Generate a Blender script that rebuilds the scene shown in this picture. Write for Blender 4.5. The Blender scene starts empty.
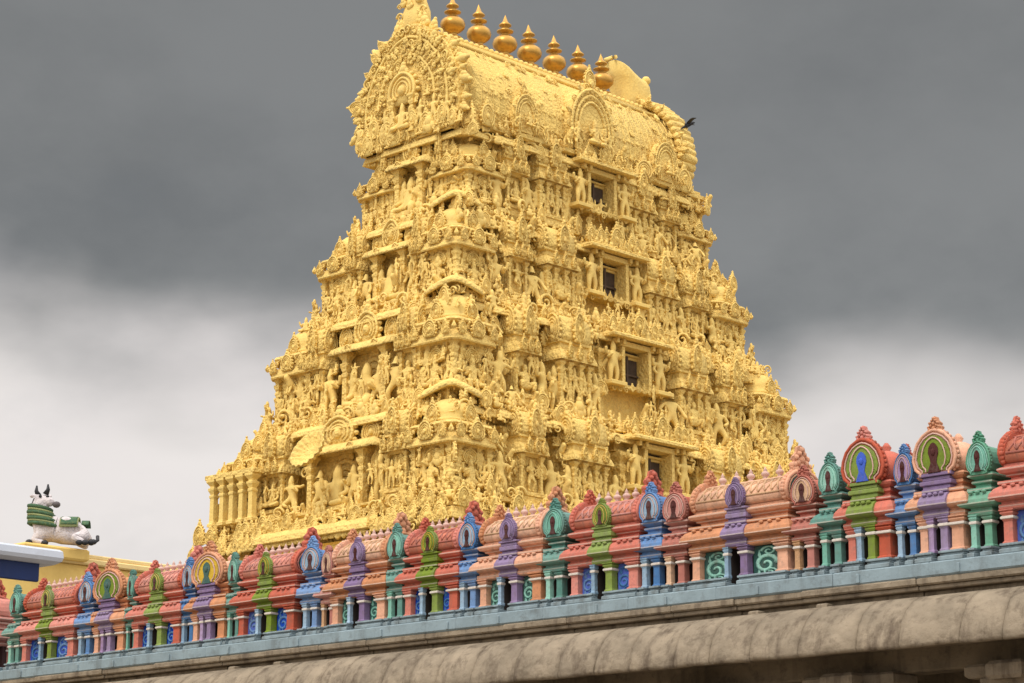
import bpy, math, random
from mathutils import Matrix, Vector
rnd = random.Random(7)
PI = math.pi
scene = bpy.context.scene
COL = scene.collection

# ------------------------------------------------------------------ camera
cam = bpy.data.cameras.new('camera'); cam_o = bpy.data.objects.new('camera', cam); COL.objects.link(cam_o)
cam_o.location = (0, 0, 1.6)
cam_o.rotation_euler = (PI/2 + math.atan(558.5/2300), 0, 0)
cam.sensor_width = 36; cam.lens = 36*2300/1024; cam.clip_start = .5; cam.clip_end = 5000
scene.camera = cam_o

# ------------------------------------------------------------------ sky and sun
SUN_AZ, SUN_EL = 212, 54        # degrees clockwise from +Y; the sun stands behind the photographer's left shoulder
w = bpy.data.worlds.new('World'); scene.world = w; w.use_nodes = True
nt = w.node_tree; N = nt.nodes; LK = nt.links; N.clear()
def node(t, **k):
    n = N.new(t)
    for a, b in k.items(): setattr(n, a, b)
    return n
def math_n(op, a, b=None, c=None, clamp=False):
    n = node('ShaderNodeMath', operation=op); n.use_clamp = clamp
    for i, s in enumerate((a, b, c)):
        if s is None: continue
        if isinstance(s, (int, float)): n.inputs[i].default_value = s
        else: LK.new(s, n.inputs[i])
    return n.outputs[0]
def maprange(v, a, b, c, d):
    n = node('ShaderNodeMapRange', interpolation_type='SMOOTHSTEP')
    LK.new(v, n.inputs[0])
    for i, x in enumerate((a, b, c, d)): n.inputs[i+1].default_value = x
    return n.outputs[0]
def mixc(f, a, b):
    n = node('ShaderNodeMix', data_type='RGBA')
    if isinstance(f, (int, float)): n.inputs[0].default_value = f
    else: LK.new(f, n.inputs[0])
    for i, s in ((6, a), (7, b)):
        if isinstance(s, tuple): n.inputs[i].default_value = s + (1,)
        else: LK.new(s, n.inputs[i])
    return n.outputs[2]
tc = node('ShaderNodeTexCoord'); sep = node('ShaderNodeSeparateXYZ'); LK.new(tc.outputs['Generated'], sep.inputs[0])
sky = node('ShaderNodeTexSky', sky_type='NISHITA'); sky.sun_disc = False
sky.sun_elevation = math.radians(SUN_EL); sky.sun_rotation = math.radians(SUN_AZ)
X, Y, Z = sep.outputs
def noise(scale, sx, sy, sz, detail=5, rough=.5, loc=(0, 0, 0)):
    m = node('ShaderNodeMapping'); m.inputs['Scale'].default_value = (sx, sy, sz); m.inputs['Location'].default_value = loc
    LK.new(tc.outputs['Generated'], m.inputs[0])
    n = node('ShaderNodeTexNoise'); n.inputs['Scale'].default_value = scale; n.inputs['Detail'].default_value = detail
    n.inputs['Roughness'].default_value = rough; LK.new(m.outputs[0], n.inputs['Vector']); return n.outputs[0]
n1 = noise(5, 1, 1, 1.6, 4, .45); n2 = noise(9, 1, 1, 2.0, 5, .5, (3, 1, 2)); n3 = noise(3.2, 1, 1, 1.9, 5, .5, (7, 3, 5))
# elevation of the ragged lower edge of the rain cloud: lower to the right
e = math_n('ADD', Z, math_n('MULTIPLY', X, .02))
e = math_n('ADD', e, math_n('MULTIPLY', math_n('SUBTRACT', n1, .5), .14))
e = math_n('ADD', e, math_n('MULTIPLY', math_n('SUBTRACT', n2, .5), .05))
edge = maprange(e, .196, .262, 0, 1)
n4 = noise(16, 1, 1, 1.5, 7, .6, (5, 2, 9))
tone = maprange(math_n('ADD', math_n('MULTIPLY', n3, .75), math_n('MULTIPLY', n4, .25)), .36, .66, 0, 1)
dark = mixc(tone, (.156, .164, .167), (.262, .268, .268))
dark = mixc(maprange(Z, .2, .36, 0, .5), dark, (.195, .2, .2))
right = maprange(X, .05, .26, 0, 1)
pale = mixc(right, (.84, .79, .77), (.60, .575, .56))
pale = mixc(maprange(n2, .4, .66, 0, .55), pale, (.88, .835, .80))
pale = mixc(maprange(n4, .42, .68, 0, .22), pale, (.60, .585, .58))
front = mixc(edge, pale, dark)
# overhead and behind the photographer the cloud is thin and bright
back = maprange(Y, .92, .45, 0, 1)
bright = mixc(maprange(n1, .35, .65, 0, 1), (1.25, 1.25, 1.25), (1.75, 1.72, 1.68))
vm = node('ShaderNodeVectorMath', operation='SCALE'); LK.new(bright, vm.inputs[0]); LK.new(maprange(Z, -.1, .95, .52, 1.46), vm.inputs['Scale'])
cloud = mixc(back, front, vm.outputs[0])
cover = maprange(n3, .2, .5, .9, .97)
bg = node('ShaderNodeBackground'); bg.inputs[1].default_value = .1
sc_ = node('ShaderNodeVectorMath', operation='SCALE'); LK.new(cloud, sc_.inputs[0]); sc_.inputs['Scale'].default_value = 10
LK.new(mixc(cover, sky.outputs[0], sc_.outputs[0]), bg.inputs[0])
out = node('ShaderNodeOutputWorld'); LK.new(bg.outputs[0], out.inputs[0])

sl = bpy.data.lights.new('sun', 'SUN'); sl.energy = 1.5; sl.angle = math.radians(14); sl.color = (1, .95, .87)
so = bpy.data.objects.new('sun', sl); COL.objects.link(so)
az, el = math.radians(SUN_AZ), math.radians(SUN_EL)
sd = Vector((math.sin(az)*math.cos(el), math.cos(az)*math.cos(el), math.sin(el)))
so.rotation_euler = sd.to_track_quat('Z', 'Y').to_euler(); so.location = sd*100
vs = scene.view_settings; scene.display_settings.display_device = 'sRGB'
vs.view_transform = 'Standard'; vs.look = 'None'; vs.exposure = 0; vs.gamma = 1; vs.use_curve_mapping = False
scene.cycles.max_bounces = 6; scene.cycles.diffuse_bounces = 3

# ------------------------------------------------------------------ materials
MATS = {}
def material(name, col, rough=.7, var=.12, dirt=None, dirt_amt=.25, scale=3., bump=.0, bscale=20., carve=0., cscale=5., streak=0., objvar=0.):
    if name in MATS: return MATS[name]
    m = bpy.data.materials.new(name); m.use_nodes = True
    t = m.node_tree; n = t.nodes; l = t.links; b = n['Principled BSDF']; b.inputs['Roughness'].default_value = rough
    b.inputs['Specular IOR Level'].default_value = .25
    tcn = n.new('ShaderNodeTexCoord'); co = tcn.outputs['Object']
    def nz(s, d=5, r=.6, stretch=None):
        q = n.new('ShaderNodeTexNoise'); q.inputs['Scale'].default_value = s; q.inputs['Detail'].default_value = d; q.inputs['Roughness'].default_value = r
        if stretch:
            mp = n.new('ShaderNodeMapping'); mp.inputs['Scale'].default_value = stretch; l.new(co, mp.inputs[0]); l.new(mp.outputs[0], q.inputs['Vector'])
        else: l.new(co, q.inputs['Vector'])
        return q.outputs[0]
    def mix(f, a, bb):
        q = n.new('ShaderNodeMix'); q.data_type = 'RGBA'; l.new(f, q.inputs[0])
        for i, s in ((6, a), (7, bb)):
            if isinstance(s, tuple): q.inputs[i].default_value = s + (1,)
            else: l.new(s, q.inputs[i])
        return q.outputs[2]
    def mr(v, a, bb, c, d):
        q = n.new('ShaderNodeMapRange'); l.new(v, q.inputs[0])
        for i, x in enumerate((a, bb, c, d)): q.inputs[i+1].default_value = x
        return q.outputs[0]
    lo = tuple(c*(1-var) for c in col); hi = tuple(min(.9, c*(1+var)) for c in col)
    c = mix(mr(nz(scale), .3, .7, 0, 1), lo, hi)
    if dirt:
        c = mix(mr(nz(scale*2.3, 7, .7), .52, .75, 0, dirt_amt), c, dirt)
        if streak: c = mix(mr(nz(scale, 5, .65, (2.2, 2.2, .22)), .52, .72, 0, streak), c, dirt)
    if objvar:
        oi = n.new('ShaderNodeObjectInfo'); hs = n.new('ShaderNodeHueSaturation'); l.new(mr(oi.outputs['Random'], 0, 1, 1-objvar, 1+objvar), hs.inputs['Value']); l.new(mr(oi.outputs['Random'], 0, 1, 1+objvar*.8, 1-objvar*.8), hs.inputs['Saturation'])
        l.new(c, hs.inputs['Color']); c = hs.outputs[0]
    l.new(c, b.inputs['Base Color'])
    last = None
    if bump:
        q = n.new('ShaderNodeBump'); q.inputs['Strength'].default_value = bump; q.inputs['Distance'].default_value = .03
        l.new(nz(bscale, 6), q.inputs['Height']); last = q.outputs[0]
    if carve:
        vz = n.new('ShaderNodeTexVoronoi'); vz.inputs['Scale'].default_value = cscale; l.new(co, vz.inputs['Vector'])
        v2 = n.new('ShaderNodeTexVoronoi'); v2.inputs['Scale'].default_value = cscale*2.3; l.new(co, v2.inputs['Vector'])
        ad = n.new('ShaderNodeMath'); ad.operation = 'ADD'; l.new(vz.outputs[0], ad.inputs[0]); l.new(v2.outputs[0], ad.inputs[1])
        q = n.new('ShaderNodeBump'); q.invert = True; q.inputs['Strength'].default_value = carve; q.inputs['Distance'].default_value = .12
        l.new(ad.outputs[0], q.inputs['Height'])
        if last: l.new(last, q.inputs['Normal'])
        last = q.outputs[0]
    if last: l.new(last, b.inputs['Normal'])
    MATS[name] = m; return m
YEL = (.80, .56, .172)
M_yel = material('yellow_stucco', YEL, .88, .09, (.52, .34, .12), .42, 1.1, .3, 14, .45, 4.2, .42)
M_yel_s = material('yellow_plain', (.80, .57, .178), .85, .08, (.54, .36, .13), .42, 1.0, .25, 12, .12, 5, .4)
M_yel_fig = material('yellow_figure', (.81, .575, .182), .88, .09, (.54, .35, .12), .42, 1.3, .2, 16, .10, 9, .35)
M_gold = material('gilded_metal', (.52, .29, .065), .34, .12, (.26, .13, .04), .5, 3.5, .05, 9)
M_gold.node_tree.nodes['Principled BSDF'].inputs['Metallic'].default_value = .7
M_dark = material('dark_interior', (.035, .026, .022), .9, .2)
M_granite = material('granite', (.26, .22, .17), .9, .15, (.10, .085, .065), .5, 1.2, .5, 12)
M_stone = material('weathered_stone', (.26, .208, .148), .92, .28, (.085, .06, .042), .9, 1.5, .8, 9, .15, 3, .9)
M_stone2 = material('darker_stone', (.185, .145, .098), .92, .25, (.05, .042, .034), .85, 1.6, .6, 10, .0, 4, .6)  # darker stone for the beam, ceiling and back wall
M_slab = material('blue_grey_paint', (.235, .30, .33), .8, .16, (.10, .105, .10), .75, 1.6, .25, 14, 0, 4, .45)
M_white = material('cream_paint', (.62, .56, .50), .7, .1, (.35, .27, .2), .4, 5, .1)
PAL = dict(coral_lit=(.58, .225, .16), orange_lit=(.64, .345, .21), coral=(.52, .15, .105), orange=(.58, .275, .155), purple=(.235, .165, .29), green=(.185, .25, .045), blue=(.10, .21, .42),
           teal=(.11, .25, .21), pink=(.44, .17, .135), jade=(.105, .29, .19), cobalt=(.03, .085, .44), bottle=(.035, .10, .085), maroon=(.07, .02, .018),
           mint=(.22, .46, .37), sky=(.26, .38, .50), yellow=(.62, .42, .08), lilac=(.36, .25, .42), tan=(.55, .34, .2))
def tint(c):
    return material(c + '_pale_paint', tuple(.5*x+.5*y for x, y in zip(PAL[c], (.60, .52, .44))), .7, .12, (.22, .17, .14), .5, 4, .2, 22)
def edge_line(root, c, x0, x1, y0, y1, zs, kx=1.):
    b = MB()
    for z, d in zs: b.add(rings([rect(x0-d*kx+.004, x1+d*kx-.004, y0-d+.004, y1, z-.012), rect(x0-d*kx-.005, x1+d*kx+.005, y0-d-.005, y1, z-.008), rect(x0-d*kx-.005, x1+d*kx+.005, y0-d-.005, y1, z+.008), rect(x0-d*kx+.004, x1+d*kx-.004, y0-d+.004, y1, z+.012)]))
    return b.build('edge_line', tint(c), root)
def paint(c): return material(c + '_paint', PAL[c], .8, .18, (.17, .135, .115), .68, 3.4, .35, 20, 0, 4, .5, .16)

# ------------------------------------------------------------------ mesh helpers
I4 = Matrix.Identity(4)
def T(x, y, z): return Matrix.Translation((x, y, z))
def RZ(a): return Matrix.Rotation(a, 4, 'Z')
def RX(a): return Matrix.Rotation(a, 4, 'X')
def RY(a): return Matrix.Rotation(a, 4, 'Y')
def SC(x, y=None, z=None):
    y = x if y is None else y; z = x if z is None else z
    return Matrix.Diagonal((x, y, z, 1))
class MB:
    def __init__(s): s.v = []; s.f = []; s.sm = []
    def add(s, tpl, M=I4):
        o = len(s.v); s.v += [tuple(M @ Vector(p)) for p in tpl[0]]
        flip = M.determinant() < 0
        s.f += [tuple(i+o for i in (reversed(f) if flip else f)) for f in tpl[1]]
        s.sm += [tpl[2] if len(tpl) > 2 else False]*len(tpl[1])
    def box(s, x0, x1, y0, y1, z0, z1, M=I4, bev=.012):
        b = min(bev, .2*(x1-x0), .2*(y1-y0), .2*(z1-z0))
        s.add(rings([rect(x0+b, x1-b, y0+b, y1-b, z0), rect(x0, x1, y0, y1, z0+b), rect(x0, x1, y0, y1, z1-b), rect(x0+b, x1-b, y0+b, y1-b, z1)]), M)
    def lathe(s, prof, n=12, M=I4, smooth=True, a0=0.):
        s.add(rings([[(r*math.cos(a0+2*PI*k/n), r*math.sin(a0+2*PI*k/n), z) for k in range(n)] for r, z in prof]) + (smooth,), M)
    def sqlathe(s, prof, M=I4, ky=1.):           # square section
        s.add(rings([[(-r, -r*ky, z), (r, -r*ky, z), (r, r*ky, z), (-r, r*ky, z)] for r, z in prof]), M)
    def prism(s, pts, d0, d1, M=I4, smooth=False):     # outline in x,z pushed along y
        s.add(rings([[(x, d1, z) for x, z in pts], [(x, d0, z) for x, z in pts]]) + (smooth,), M)
    def tube(s, path, r, n=6, M=I4, closed=False):
        P = [Vector(p) for p in path]; R = []
        up = Vector((0, 1, 0))
        for i, p in enumerate(P):
            a = P[i-1] if (i or closed) else P[i]; b = P[(i+1) % len(P)] if (closed or i < len(P)-1) else P[i]
            t = (b-a).normalized(); q = t.cross(up)
            if q.length < .05: q = t.cross(Vector((1, 0, 0)))
            q.normalize(); k = t.cross(q); rr = r(i/(len(P)-1)) if callable(r) else r
            R.append([tuple(p + (q*math.cos(2*PI*j/n) + k*math.sin(2*PI*j/n))*rr) for j in range(n)])
        v = [p for ring in R for p in ring]; f = []; m = len(R)
        for i in range(m if closed else m-1):
            for j in range(n):
                i2 = (i+1) % m; f.append((i*n+j, i*n+(j+1) % n, i2*n+(j+1) % n, i2*n+j))
        if not closed: f += [tuple(range(n))[::-1], tuple((m-1)*n+j for j in range(n))]
        s.add((v, f, True), M)
    def ball(s, c, r, M=I4, n=8, sz=(1, 1, 1)):
        s.add(BALL, M @ T(*c) @ SC(r*sz[0], r*sz[1], r*sz[2]))
    def sweep(s, poly, prof, M=I4):                # rectilinear closed CCW plan, profile of (offset, z)
        n = len(poly); R = []
        offs = []
        for i in range(n):
            a, b, c = poly[i-1], poly[i], poly[(i+1) % n]
            n1 = (b[1]-a[1], a[0]-b[0]); l1 = math.hypot(*n1) or 1; n2 = (c[1]-b[1], b[0]-c[0]); l2 = math.hypot(*n2) or 1
            u1 = (n1[0]/l1, n1[1]/l1); u2 = (n2[0]/l2, n2[1]/l2)
            offs.append((u1[0]+u2[0], u1[1]+u2[1]) if abs(u1[0]*u2[0]+u1[1]*u2[1]) < .5 else u1)
        for o, z in prof: R.append([(p[0]+q[0]*o, p[1]+q[1]*o, z) for p, q in zip(poly, offs)])
        s.add(rings(R, caps=False), M)
        s.v += [tuple(M @ Vector(p)) for p in R[-1]]; k = len(s.v)-n; s.f.append(tuple(range(k, k+n))); s.sm.append(False)
    def build(s, name, mat, parent=None, loc=None):
        me = bpy.data.meshes.new(name); me.from_pydata(s.v, [], s.f)
        me.polygons.foreach_set('use_smooth', s.sm); me.update()
        me.materials.append(mat)
        o = bpy.data.objects.new(name, me); COL.objects.link(o); o.parent = parent
        if loc: o.location = loc
        return o
def rect(x0, x1, y0, y1, z): return [(x0, y0, z), (x1, y0, z), (x1, y1, z), (x0, y1, z)]
def rings(R, caps=True):
    n = len(R[0]); v = [p for r in R for p in r]; f = []
    for i in range(len(R)-1):
        for j in range(n): f.append((i*n+j, i*n+(j+1) % n, (i+1)*n+(j+1) % n, (i+1)*n+j))
    if caps: f += [tuple(range(n))[::-1], tuple((len(R)-1)*n+j for j in range(n))]
    return (v, f)
def _ball(n=8, m=5):
    R = [[(math.sin(PI*i/m)*math.cos(2*PI*j/n), math.sin(PI*i/m)*math.sin(2*PI*j/n), -math.cos(PI*i/m)) for j in range(n)] for i in range(1, m)]
    v = [p for r in R for p in r] + [(0, 0, -1), (0, 0, 1)]; f = []
    for i in range(m-2):
        for j in range(n): f.append((i*n+j, i*n+(j+1) % n, (i+1)*n+(j+1) % n, (i+1)*n+j))
    for j in range(n): f.append((len(v)-2, (j+1) % n, j)); k = (m-2)*n; f.append((len(v)-1, k+j, k+(j+1) % n))
    return (v, f, True)
BALL = _ball()
def empty(name, loc, rz=0., parent=None):
    o = bpy.data.objects.new(name, None); COL.objects.link(o); o.location = loc; o.rotation_euler = (0, 0, rz); o.parent = parent
    o.empty_display_size = .3; return o
def tag(o, label=None, cat=None, group=None, kind=None):
    for k, x in (('label', label), ('category', cat), ('group', group), ('kind', kind)):
        if x: o[k] = x
    return o
HS = [(.34, 0), (.33, .07), (.45, .17), (.5, .36), (.47, .55), (.39, .74), (.26, .885), (.12, .965), (0, .995)]
def horseshoe(wd, h, dense=1):                     # half outline from right foot to the tip, mirrored: closed polygon, CCW in x,z
    p = [(x*wd, z*h) for x, z in HS]
    if dense > 1:
        q = []
        for i in range(len(p)-1):
            for k in range(dense): t = k/dense; q.append((p[i][0]*(1-t)+p[i+1][0]*t, p[i][1]*(1-t)+p[i+1][1]*t))
        p = q + [p[-1]]
    return p + [(-x, z) for x, z in reversed(p[:-1])]
def scaled(pts, k, cz): return [(x*k, cz+(z-cz)*k) for x, z in pts]
def nasi_tpl(wd, h, crest=True, thick=.12, fig=False, fl=12):
    """carved horseshoe gable with a leafy rim; front faces -y, foot centre at the origin"""
    b = MB(); o = horseshoe(wd, h); b.prism(o, -thick, 0)
    for k, r in ((.93, .055), (.66, .04), (.45, .035)):
        b.tube([(x, -thick-.01, z) for x, z in scaled(o, k, .45*h)], r*wd, 5, closed=False)
    b.ball((0, -thick, .42*h), .14*wd, sz=(1, .8, 1.2))
    d = horseshoe(wd, h, 2); step = max(1, len(d)//fl)
    for x, z in d[2:-2:step]: b.ball((x*1.05, -thick*.5, .45*h+(z-.45*h)*1.04), .075*wd, sz=(1, 1, 1))
    if crest:
        for x, z, r in ((0, 1.08, .13), (-.11, 1.02, .08), (.11, 1.02, .08), (0, 1.24, .085)): b.ball((x*wd, -thick*.6, z*h), r*wd, sz=(1, .8, 1.2))
    return (b.v, b.f, True)

# ------------------------------------------------------------------ carved figures: one continuous skinned mesh per pose
def skin(J, E, root=0, sub=1):
    me = bpy.data.meshes.new('tmp'); me.from_pydata([j[:3] for j in J], E, []); o = bpy.data.objects.new('tmp', me); COL.objects.link(o)
    md = o.modifiers.new('s', 'SKIN'); md.use_smooth_shade = True
    for i, d in enumerate(me.skin_vertices[0].data):
        r = J[i][3]; d.radius = r if isinstance(r, tuple) else (r, r); d.use_root = (i == root)
    if sub: ss = o.modifiers.new('u', 'SUBSURF'); ss.levels = sub; ss.render_levels = sub
    dg = bpy.context.evaluated_depsgraph_get(); ev = o.evaluated_get(dg); m2 = ev.to_mesh()
    t = ([tuple(x.co) for x in m2.vertices], [tuple(p.vertices) for p in m2.polygons], True)
    ev.to_mesh_clear(); bpy.data.objects.remove(o); bpy.data.meshes.remove(me); return t
def figure(legs, arms, sway=0., z0=0., fat=1., crown=1.):
    J = [(sway, 0, z0+.47, .085*fat), (sway*.3, 0, z0+.57, .068*fat), (-sway*.4, 0, z0+.68, .098*fat), (-sway*.5, 0, z0+.765, .042), (-sway*.7, -.015, z0+.83, .062),
         (-sway*.7, 0, z0+.90, .058), (-sway*.7, 0, z0+.90+.1*crown, .022)]
    E = [(0, 1), (1, 2), (2, 3), (3, 4), (4, 5), (5, 6)]
    for lg in legs:
        p = 0
        for q in lg: J.append((q[0], q[1], q[2], q[3])); E.append((p, len(J)-1)); p = len(J)-1
    for ar in arms:
        p = 2
        for q in ar: J.append((q[0]-sway*.4, q[1], q[2]+z0, q[3])); E.append((p, len(J)-1)); p = len(J)-1
    return skin(J, E)
def leg(s, kx=.09, ky=-.02, ax=.085, az=.04): return [(s*.07, 0, .43, .066), (s*kx, ky, .25, .05), (s*ax, 0, az, .034), (s*(ax+.015), -.07, az-.02, .03)]
def sit(s): return [(s*.09, -.02, .13, .08), (s*.25, -.10, .09, .06), (s*.03, -.17, .06, .04)]
def arm(s, el, ha, r=.036): return [(s*.135, 0, .725, .044), (s*el[0], el[1], el[2], r), (s*ha[0], ha[1], ha[2], r*.85)]
up = lambda s: arm(s, (.22, -.02, .66), (.25, -.05, .84)); down = lambda s: arm(s, (.19, 0, .58), (.17, -.08, .45))
bless = lambda s: arm(s, (.17, -.02, .58), (.14, -.13, .68)); hip = lambda s: arm(s, (.23, .0, .58), (.12, -.05, .50)); rest = lambda s: arm(s, (.19, -.03, .58), (.16, -.14, .50))
FIG = [figure([leg(-1), leg(1)], [up(-1), bless(1), down(-1), up(1)]),
       figure([leg(-1, .1), leg(1, .13, -.07, .06)], [bless(-1), hip(1)], .035),
       figure([leg(-1, .13, -.05, .05), leg(1, .09)], [up(1), down(-1)], -.04),
       figure([[(-.07, 0, .43, .066), (-.16, -.08, .32, .05), (-.02, -.1, .26, .034)], leg(1, .12, -.05, .05)], [up(-1), arm(1, (.25, 0, .7), (.38, -.04, .72)), bless(1)], .03),
       figure([leg(-1), leg(1)], [bless(-1), bless(1), up(-1), up(1)], 0, 0, 1.15, 1.3),
       figure([leg(-1, .15, -.04, .14), leg(1, .11, -.04, .12)], [hip(-1), arm(1, (.2, -.05, .6), (.24, -.14, .42))], .02, 0, 1.25)]
SIT = [figure([sit(-1), sit(1)], [bless(-1), rest(1), up(-1), up(1)], 0, -.34),
       figure([sit(-1), [(.09, -.04, .13, .08), (.16, -.16, .12, .06), (.14, -.16, -.08, .035)]], [rest(-1), bless(1)], 0, -.34),
       figure([[(-.1, 0, .13, .08), (-.2, -.13, .22, .055), (-.16, -.1, .03, .04)], [(.1, 0, .13, .08), (.2, -.13, .22, .055), (.16, -.1, .03, .04)]], [up(-1), up(1)], 0, -.34, 1.35, .4)]
def lion():
    J = [(0, .12, .35, .13), (0, -.05, .45, .15), (0, -.17, .62, .11), (0, -.27, .72, .1), (0, -.38, .68, .06), (.09, -.12, .22, .05), (.09, -.2, .03, .05), (-.09, -.12, .22, .05), (-.09, -.2, .03, .05),
         (.11, .15, .2, .075), (.11, .02, .04, .05), (-.11, .15, .2, .075), (-.11, .02, .04, .05), (.06, -.24, .84, .03), (-.06, -.24, .84, .03)]
    return skin(J, [(0, 1), (1, 2), (2, 3), (3, 4), (1, 5), (5, 6), (1, 7), (7, 8), (0, 9), (9, 10), (0, 11), (11, 12), (3, 13), (3, 14)])
LION = lion()
NAS = [nasi_tpl(1, 1), nasi_tpl(1, 1.25), nasi_tpl(.8, 1.1)]
def _scroll():
    b = MB(); b.tube([((.5-.42*t)*math.cos(t*9), 0, (.5-.42*t)*math.sin(t*9)) for t in [i/22 for i in range(23)]], lambda t: .11-.05*t, 5); return (b.v, b.f, True)
SCROLL = _scroll()
def _leaf():
    b = MB()
    for x, z, r in ((0, .55, .3), (-.25, .3, .22), (.25, .3, .22), (0, .2, .28), (0, .9, .16)): b.ball((x, 0, z), r, sz=(1, .7, 1.2))
    return (b.v, b.f, True)
LEAF = _leaf()
def _shell():                                        # fluted fan dish facing -y
    R = []
    for k, (r, y) in enumerate(((.05, 0.), (.35, .03), (.7, -.07), (1.0, -.30), (1.05, -.28), (.7, .08), (.05, .14))):
        R.append([(r*(1+.035*math.cos(a*18)*(r > .2))*math.cos(a), y+.035*math.cos(a*18)*min(1, r*1.2), r*(1+.035*math.cos(a*18)*(r > .2))*math.sin(a)) for a in [2*PI*i/72 for i in range(72)]])
    return rings(R) + (True,)
SHELL = _shell()

# ------------------------------------------------------------------ ground
g = MB(); g.add(([(-1500, -200, 0), (1500, -200, 0), (1500, 2800, 0), (-1500, 2800, 0)], [(0, 1, 2, 3)]))
tag(g.build('ground', material('sandy_paving', (.21, .175, .135), .95, .15, (.16, .13, .1), .4, .4, .3, 3)), kind='structure')

# ------------------------------------------------------------------ the temple tower
TR = math.radians(46.25)
GOP = (1.15, 88.25, 0)
gop = tag(empty('temple_tower', GOP, TR), 'tall yellow stucco temple gateway tower crowded with carved figures, gilded pots along its barrel roof', 'temple tower')
def LW(z): return 12.55-.316*(z-12), 7.55-.293*(z-12)
KZ = [14.35, 18.15, 22.3, 26.0, 29.5]
def plan(L, W, lb, sb):
    """rectilinear closed plan CCW; lb / sb: (centre, half width, projection) bays on the long and short faces"""
    P = []
    def face(c0, c1, bays, f):
        P.append(f(c0, 0))
        for c, hw, pr in sorted(bays, key=lambda b: b[0]): P.extend([f(c-hw, 0), f(c-hw, pr), f(c+hw, pr), f(c+hw, 0)])
    face(-L, L, lb, lambda t, p: (t, -W-p)); face(-W, W, sb, lambda t, p: (L+p, t))
    face(-L, L, lb, lambda t, p: (-t, W+p)); face(-W, W, sb, lambda t, p: (-L-p, -t))
    return P
def kap(z, s=1.): return [(0, z-.42*s), (.06*s, z-.2*s), (.5*s, z-.2*s), (.66*s, z-.3*s), (.72*s, z-.27*s), (.68*s, z-.08*s), (.52*s, z+.1*s), (.28*s, z+.22*s), (.05*s, z+.26*s), (-.1*s, z+.27*s)]
def F_long(a, off, z): return T(a, -off, z)                       # x right, -y outward
def F_short(b, off, z): return T(-off, -b, z) @ RZ(-PI/2)          # x right = -b direction
def F_right(b, off, z): return T(off, b, z) @ RZ(PI/2)

def column(b, M, h, r=.11):
    b.sqlathe([(r*1.5, 0), (r*1.5, .06*h), (r*1.1, .08*h), (r, .12*h), (r*.92, .6*h), (r*1.15, .63*h), (r*1.15, .67*h), (r*.85, .69*h), (r*1.45, .78*h), (r*1.5, .82*h), (r, .84*h), (r*1.0, .87*h), (r*1.9, .95*h), (r*1.9, h)], M)
def kuta(b, M, w_, h, smooth):
    """corner pavilion, square, centre of its base at the origin; its cupola goes into the mesh called smooth"""
    r = w_/2
    b.sqlathe([(r*1.3, -.06*h), (r*1.3, -.03*h), (r*1.22, -.02*h), (r*1.28, .0), (r*1.10, .01), (r*1.10, .04*h), (r*.98, .055*h), (r*1.05, .08*h), (r*1.05, .10*h), (r*.92, .115*h), (r*.74, .12*h), (r*.74, .52*h)], M)
    for sx in (-1, 1):
        for sy in (-1, 1):
            column(b, M @ T(sx*r*.8, sy*r*.8, .11*h), .44*h, w_*.045)
            b.add(FIG[2 + (sx > 0)], M @ T(sx*r*1.08, sy*r*1.08, .04*h) @ RZ(math.atan2(sx*1., -sy*1.)) @ SC(.33*h, .33*h, .29*h))
    for k in range(4):
        R = M @ RZ(k*PI/2)
        for q in (-1, 1):
            column(b, R @ T(q*r*.42, -r*.74, .11*h), .44*h, w_*.04)
            b.add(FIG[(k+3+q) % 6], R @ T(q*r*.62, -r*.86, .12*h) @ SC(.29*h))
            b.add(FIG[(k+q) % 6], R @ T(q*r*.9, -r*1.16, .0) @ SC(.27*h)); b.add(SIT[(k+q) % 3], R @ T(q*r*.45, -r*1.18, .0) @ SC(.26*h))
            b.add(LEAF, R @ T(q*r*1.1, -r*1.1, .60*h) @ SC(w_*.12)); b.add(SIT[2], R @ T(q*r*.7, -r*.98, .635*h) @ SC(w_*.24)); b.add(NAS[1], R @ T(q*r*.75, -r*1.14, .565*h) @ SC(w_*.17))
            b.add(LION, R @ T(q*r*.35, -r*1.0, .62*h) @ SC(w_*.17))
        b.add(SIT[k % 2], R @ T(0, -r*.84, .13*h) @ SC(.46*h)); b.add(NAS[0], R @ T(0, -r*.72, .36*h) @ SC(w_*.34, 1, w_*.25))
        b.add(NAS[0], R @ T(0, -r*1.10, .565*h) @ SC(w_*.30)); b.add(NAS[1], R @ T(0, -r*.80, .72*h) @ SC(w_*.26))
    ring = [(.72, .5), (.92, .525), (1.02, .53), (1.10, .518), (1.13, .53), (1.09, .56), (1.0, .60), (.85, .63), (.78, .64), (.78, .67), (.9, .68), (1.0, .685), (1.04, .70), (1.0, .72), (.85, .735), (.72, .74)]
    def sq(rr, z, cut=.22):      # square with cut corners
        c = rr*(1-cut); return [(c, -rr, z), (rr, -c, z), (rr, c, z), (c, rr, z), (-c, rr, z), (-rr, c, z), (-rr, -c, z), (-c, -rr, z)]
    b.add(rings([sq(r*x, z*h) for x, z in ring]), M)
    smooth.add(rings([[(r*x*math.cos(2*PI*k/16), r*x*math.sin(2*PI*k/16), z*h) for k in range(16)] for x, z in [(.80, .73), (.88, .745), (.88, .765), (.80, .775), (.83, .81), (.80, .86), (.68, .91), (.48, .95), (.24, .975), (.13, .985), (.19, 1.01), (.1, 1.03), (.13, 1.045), (.02, 1.09)]]) + (True,), M)
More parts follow.
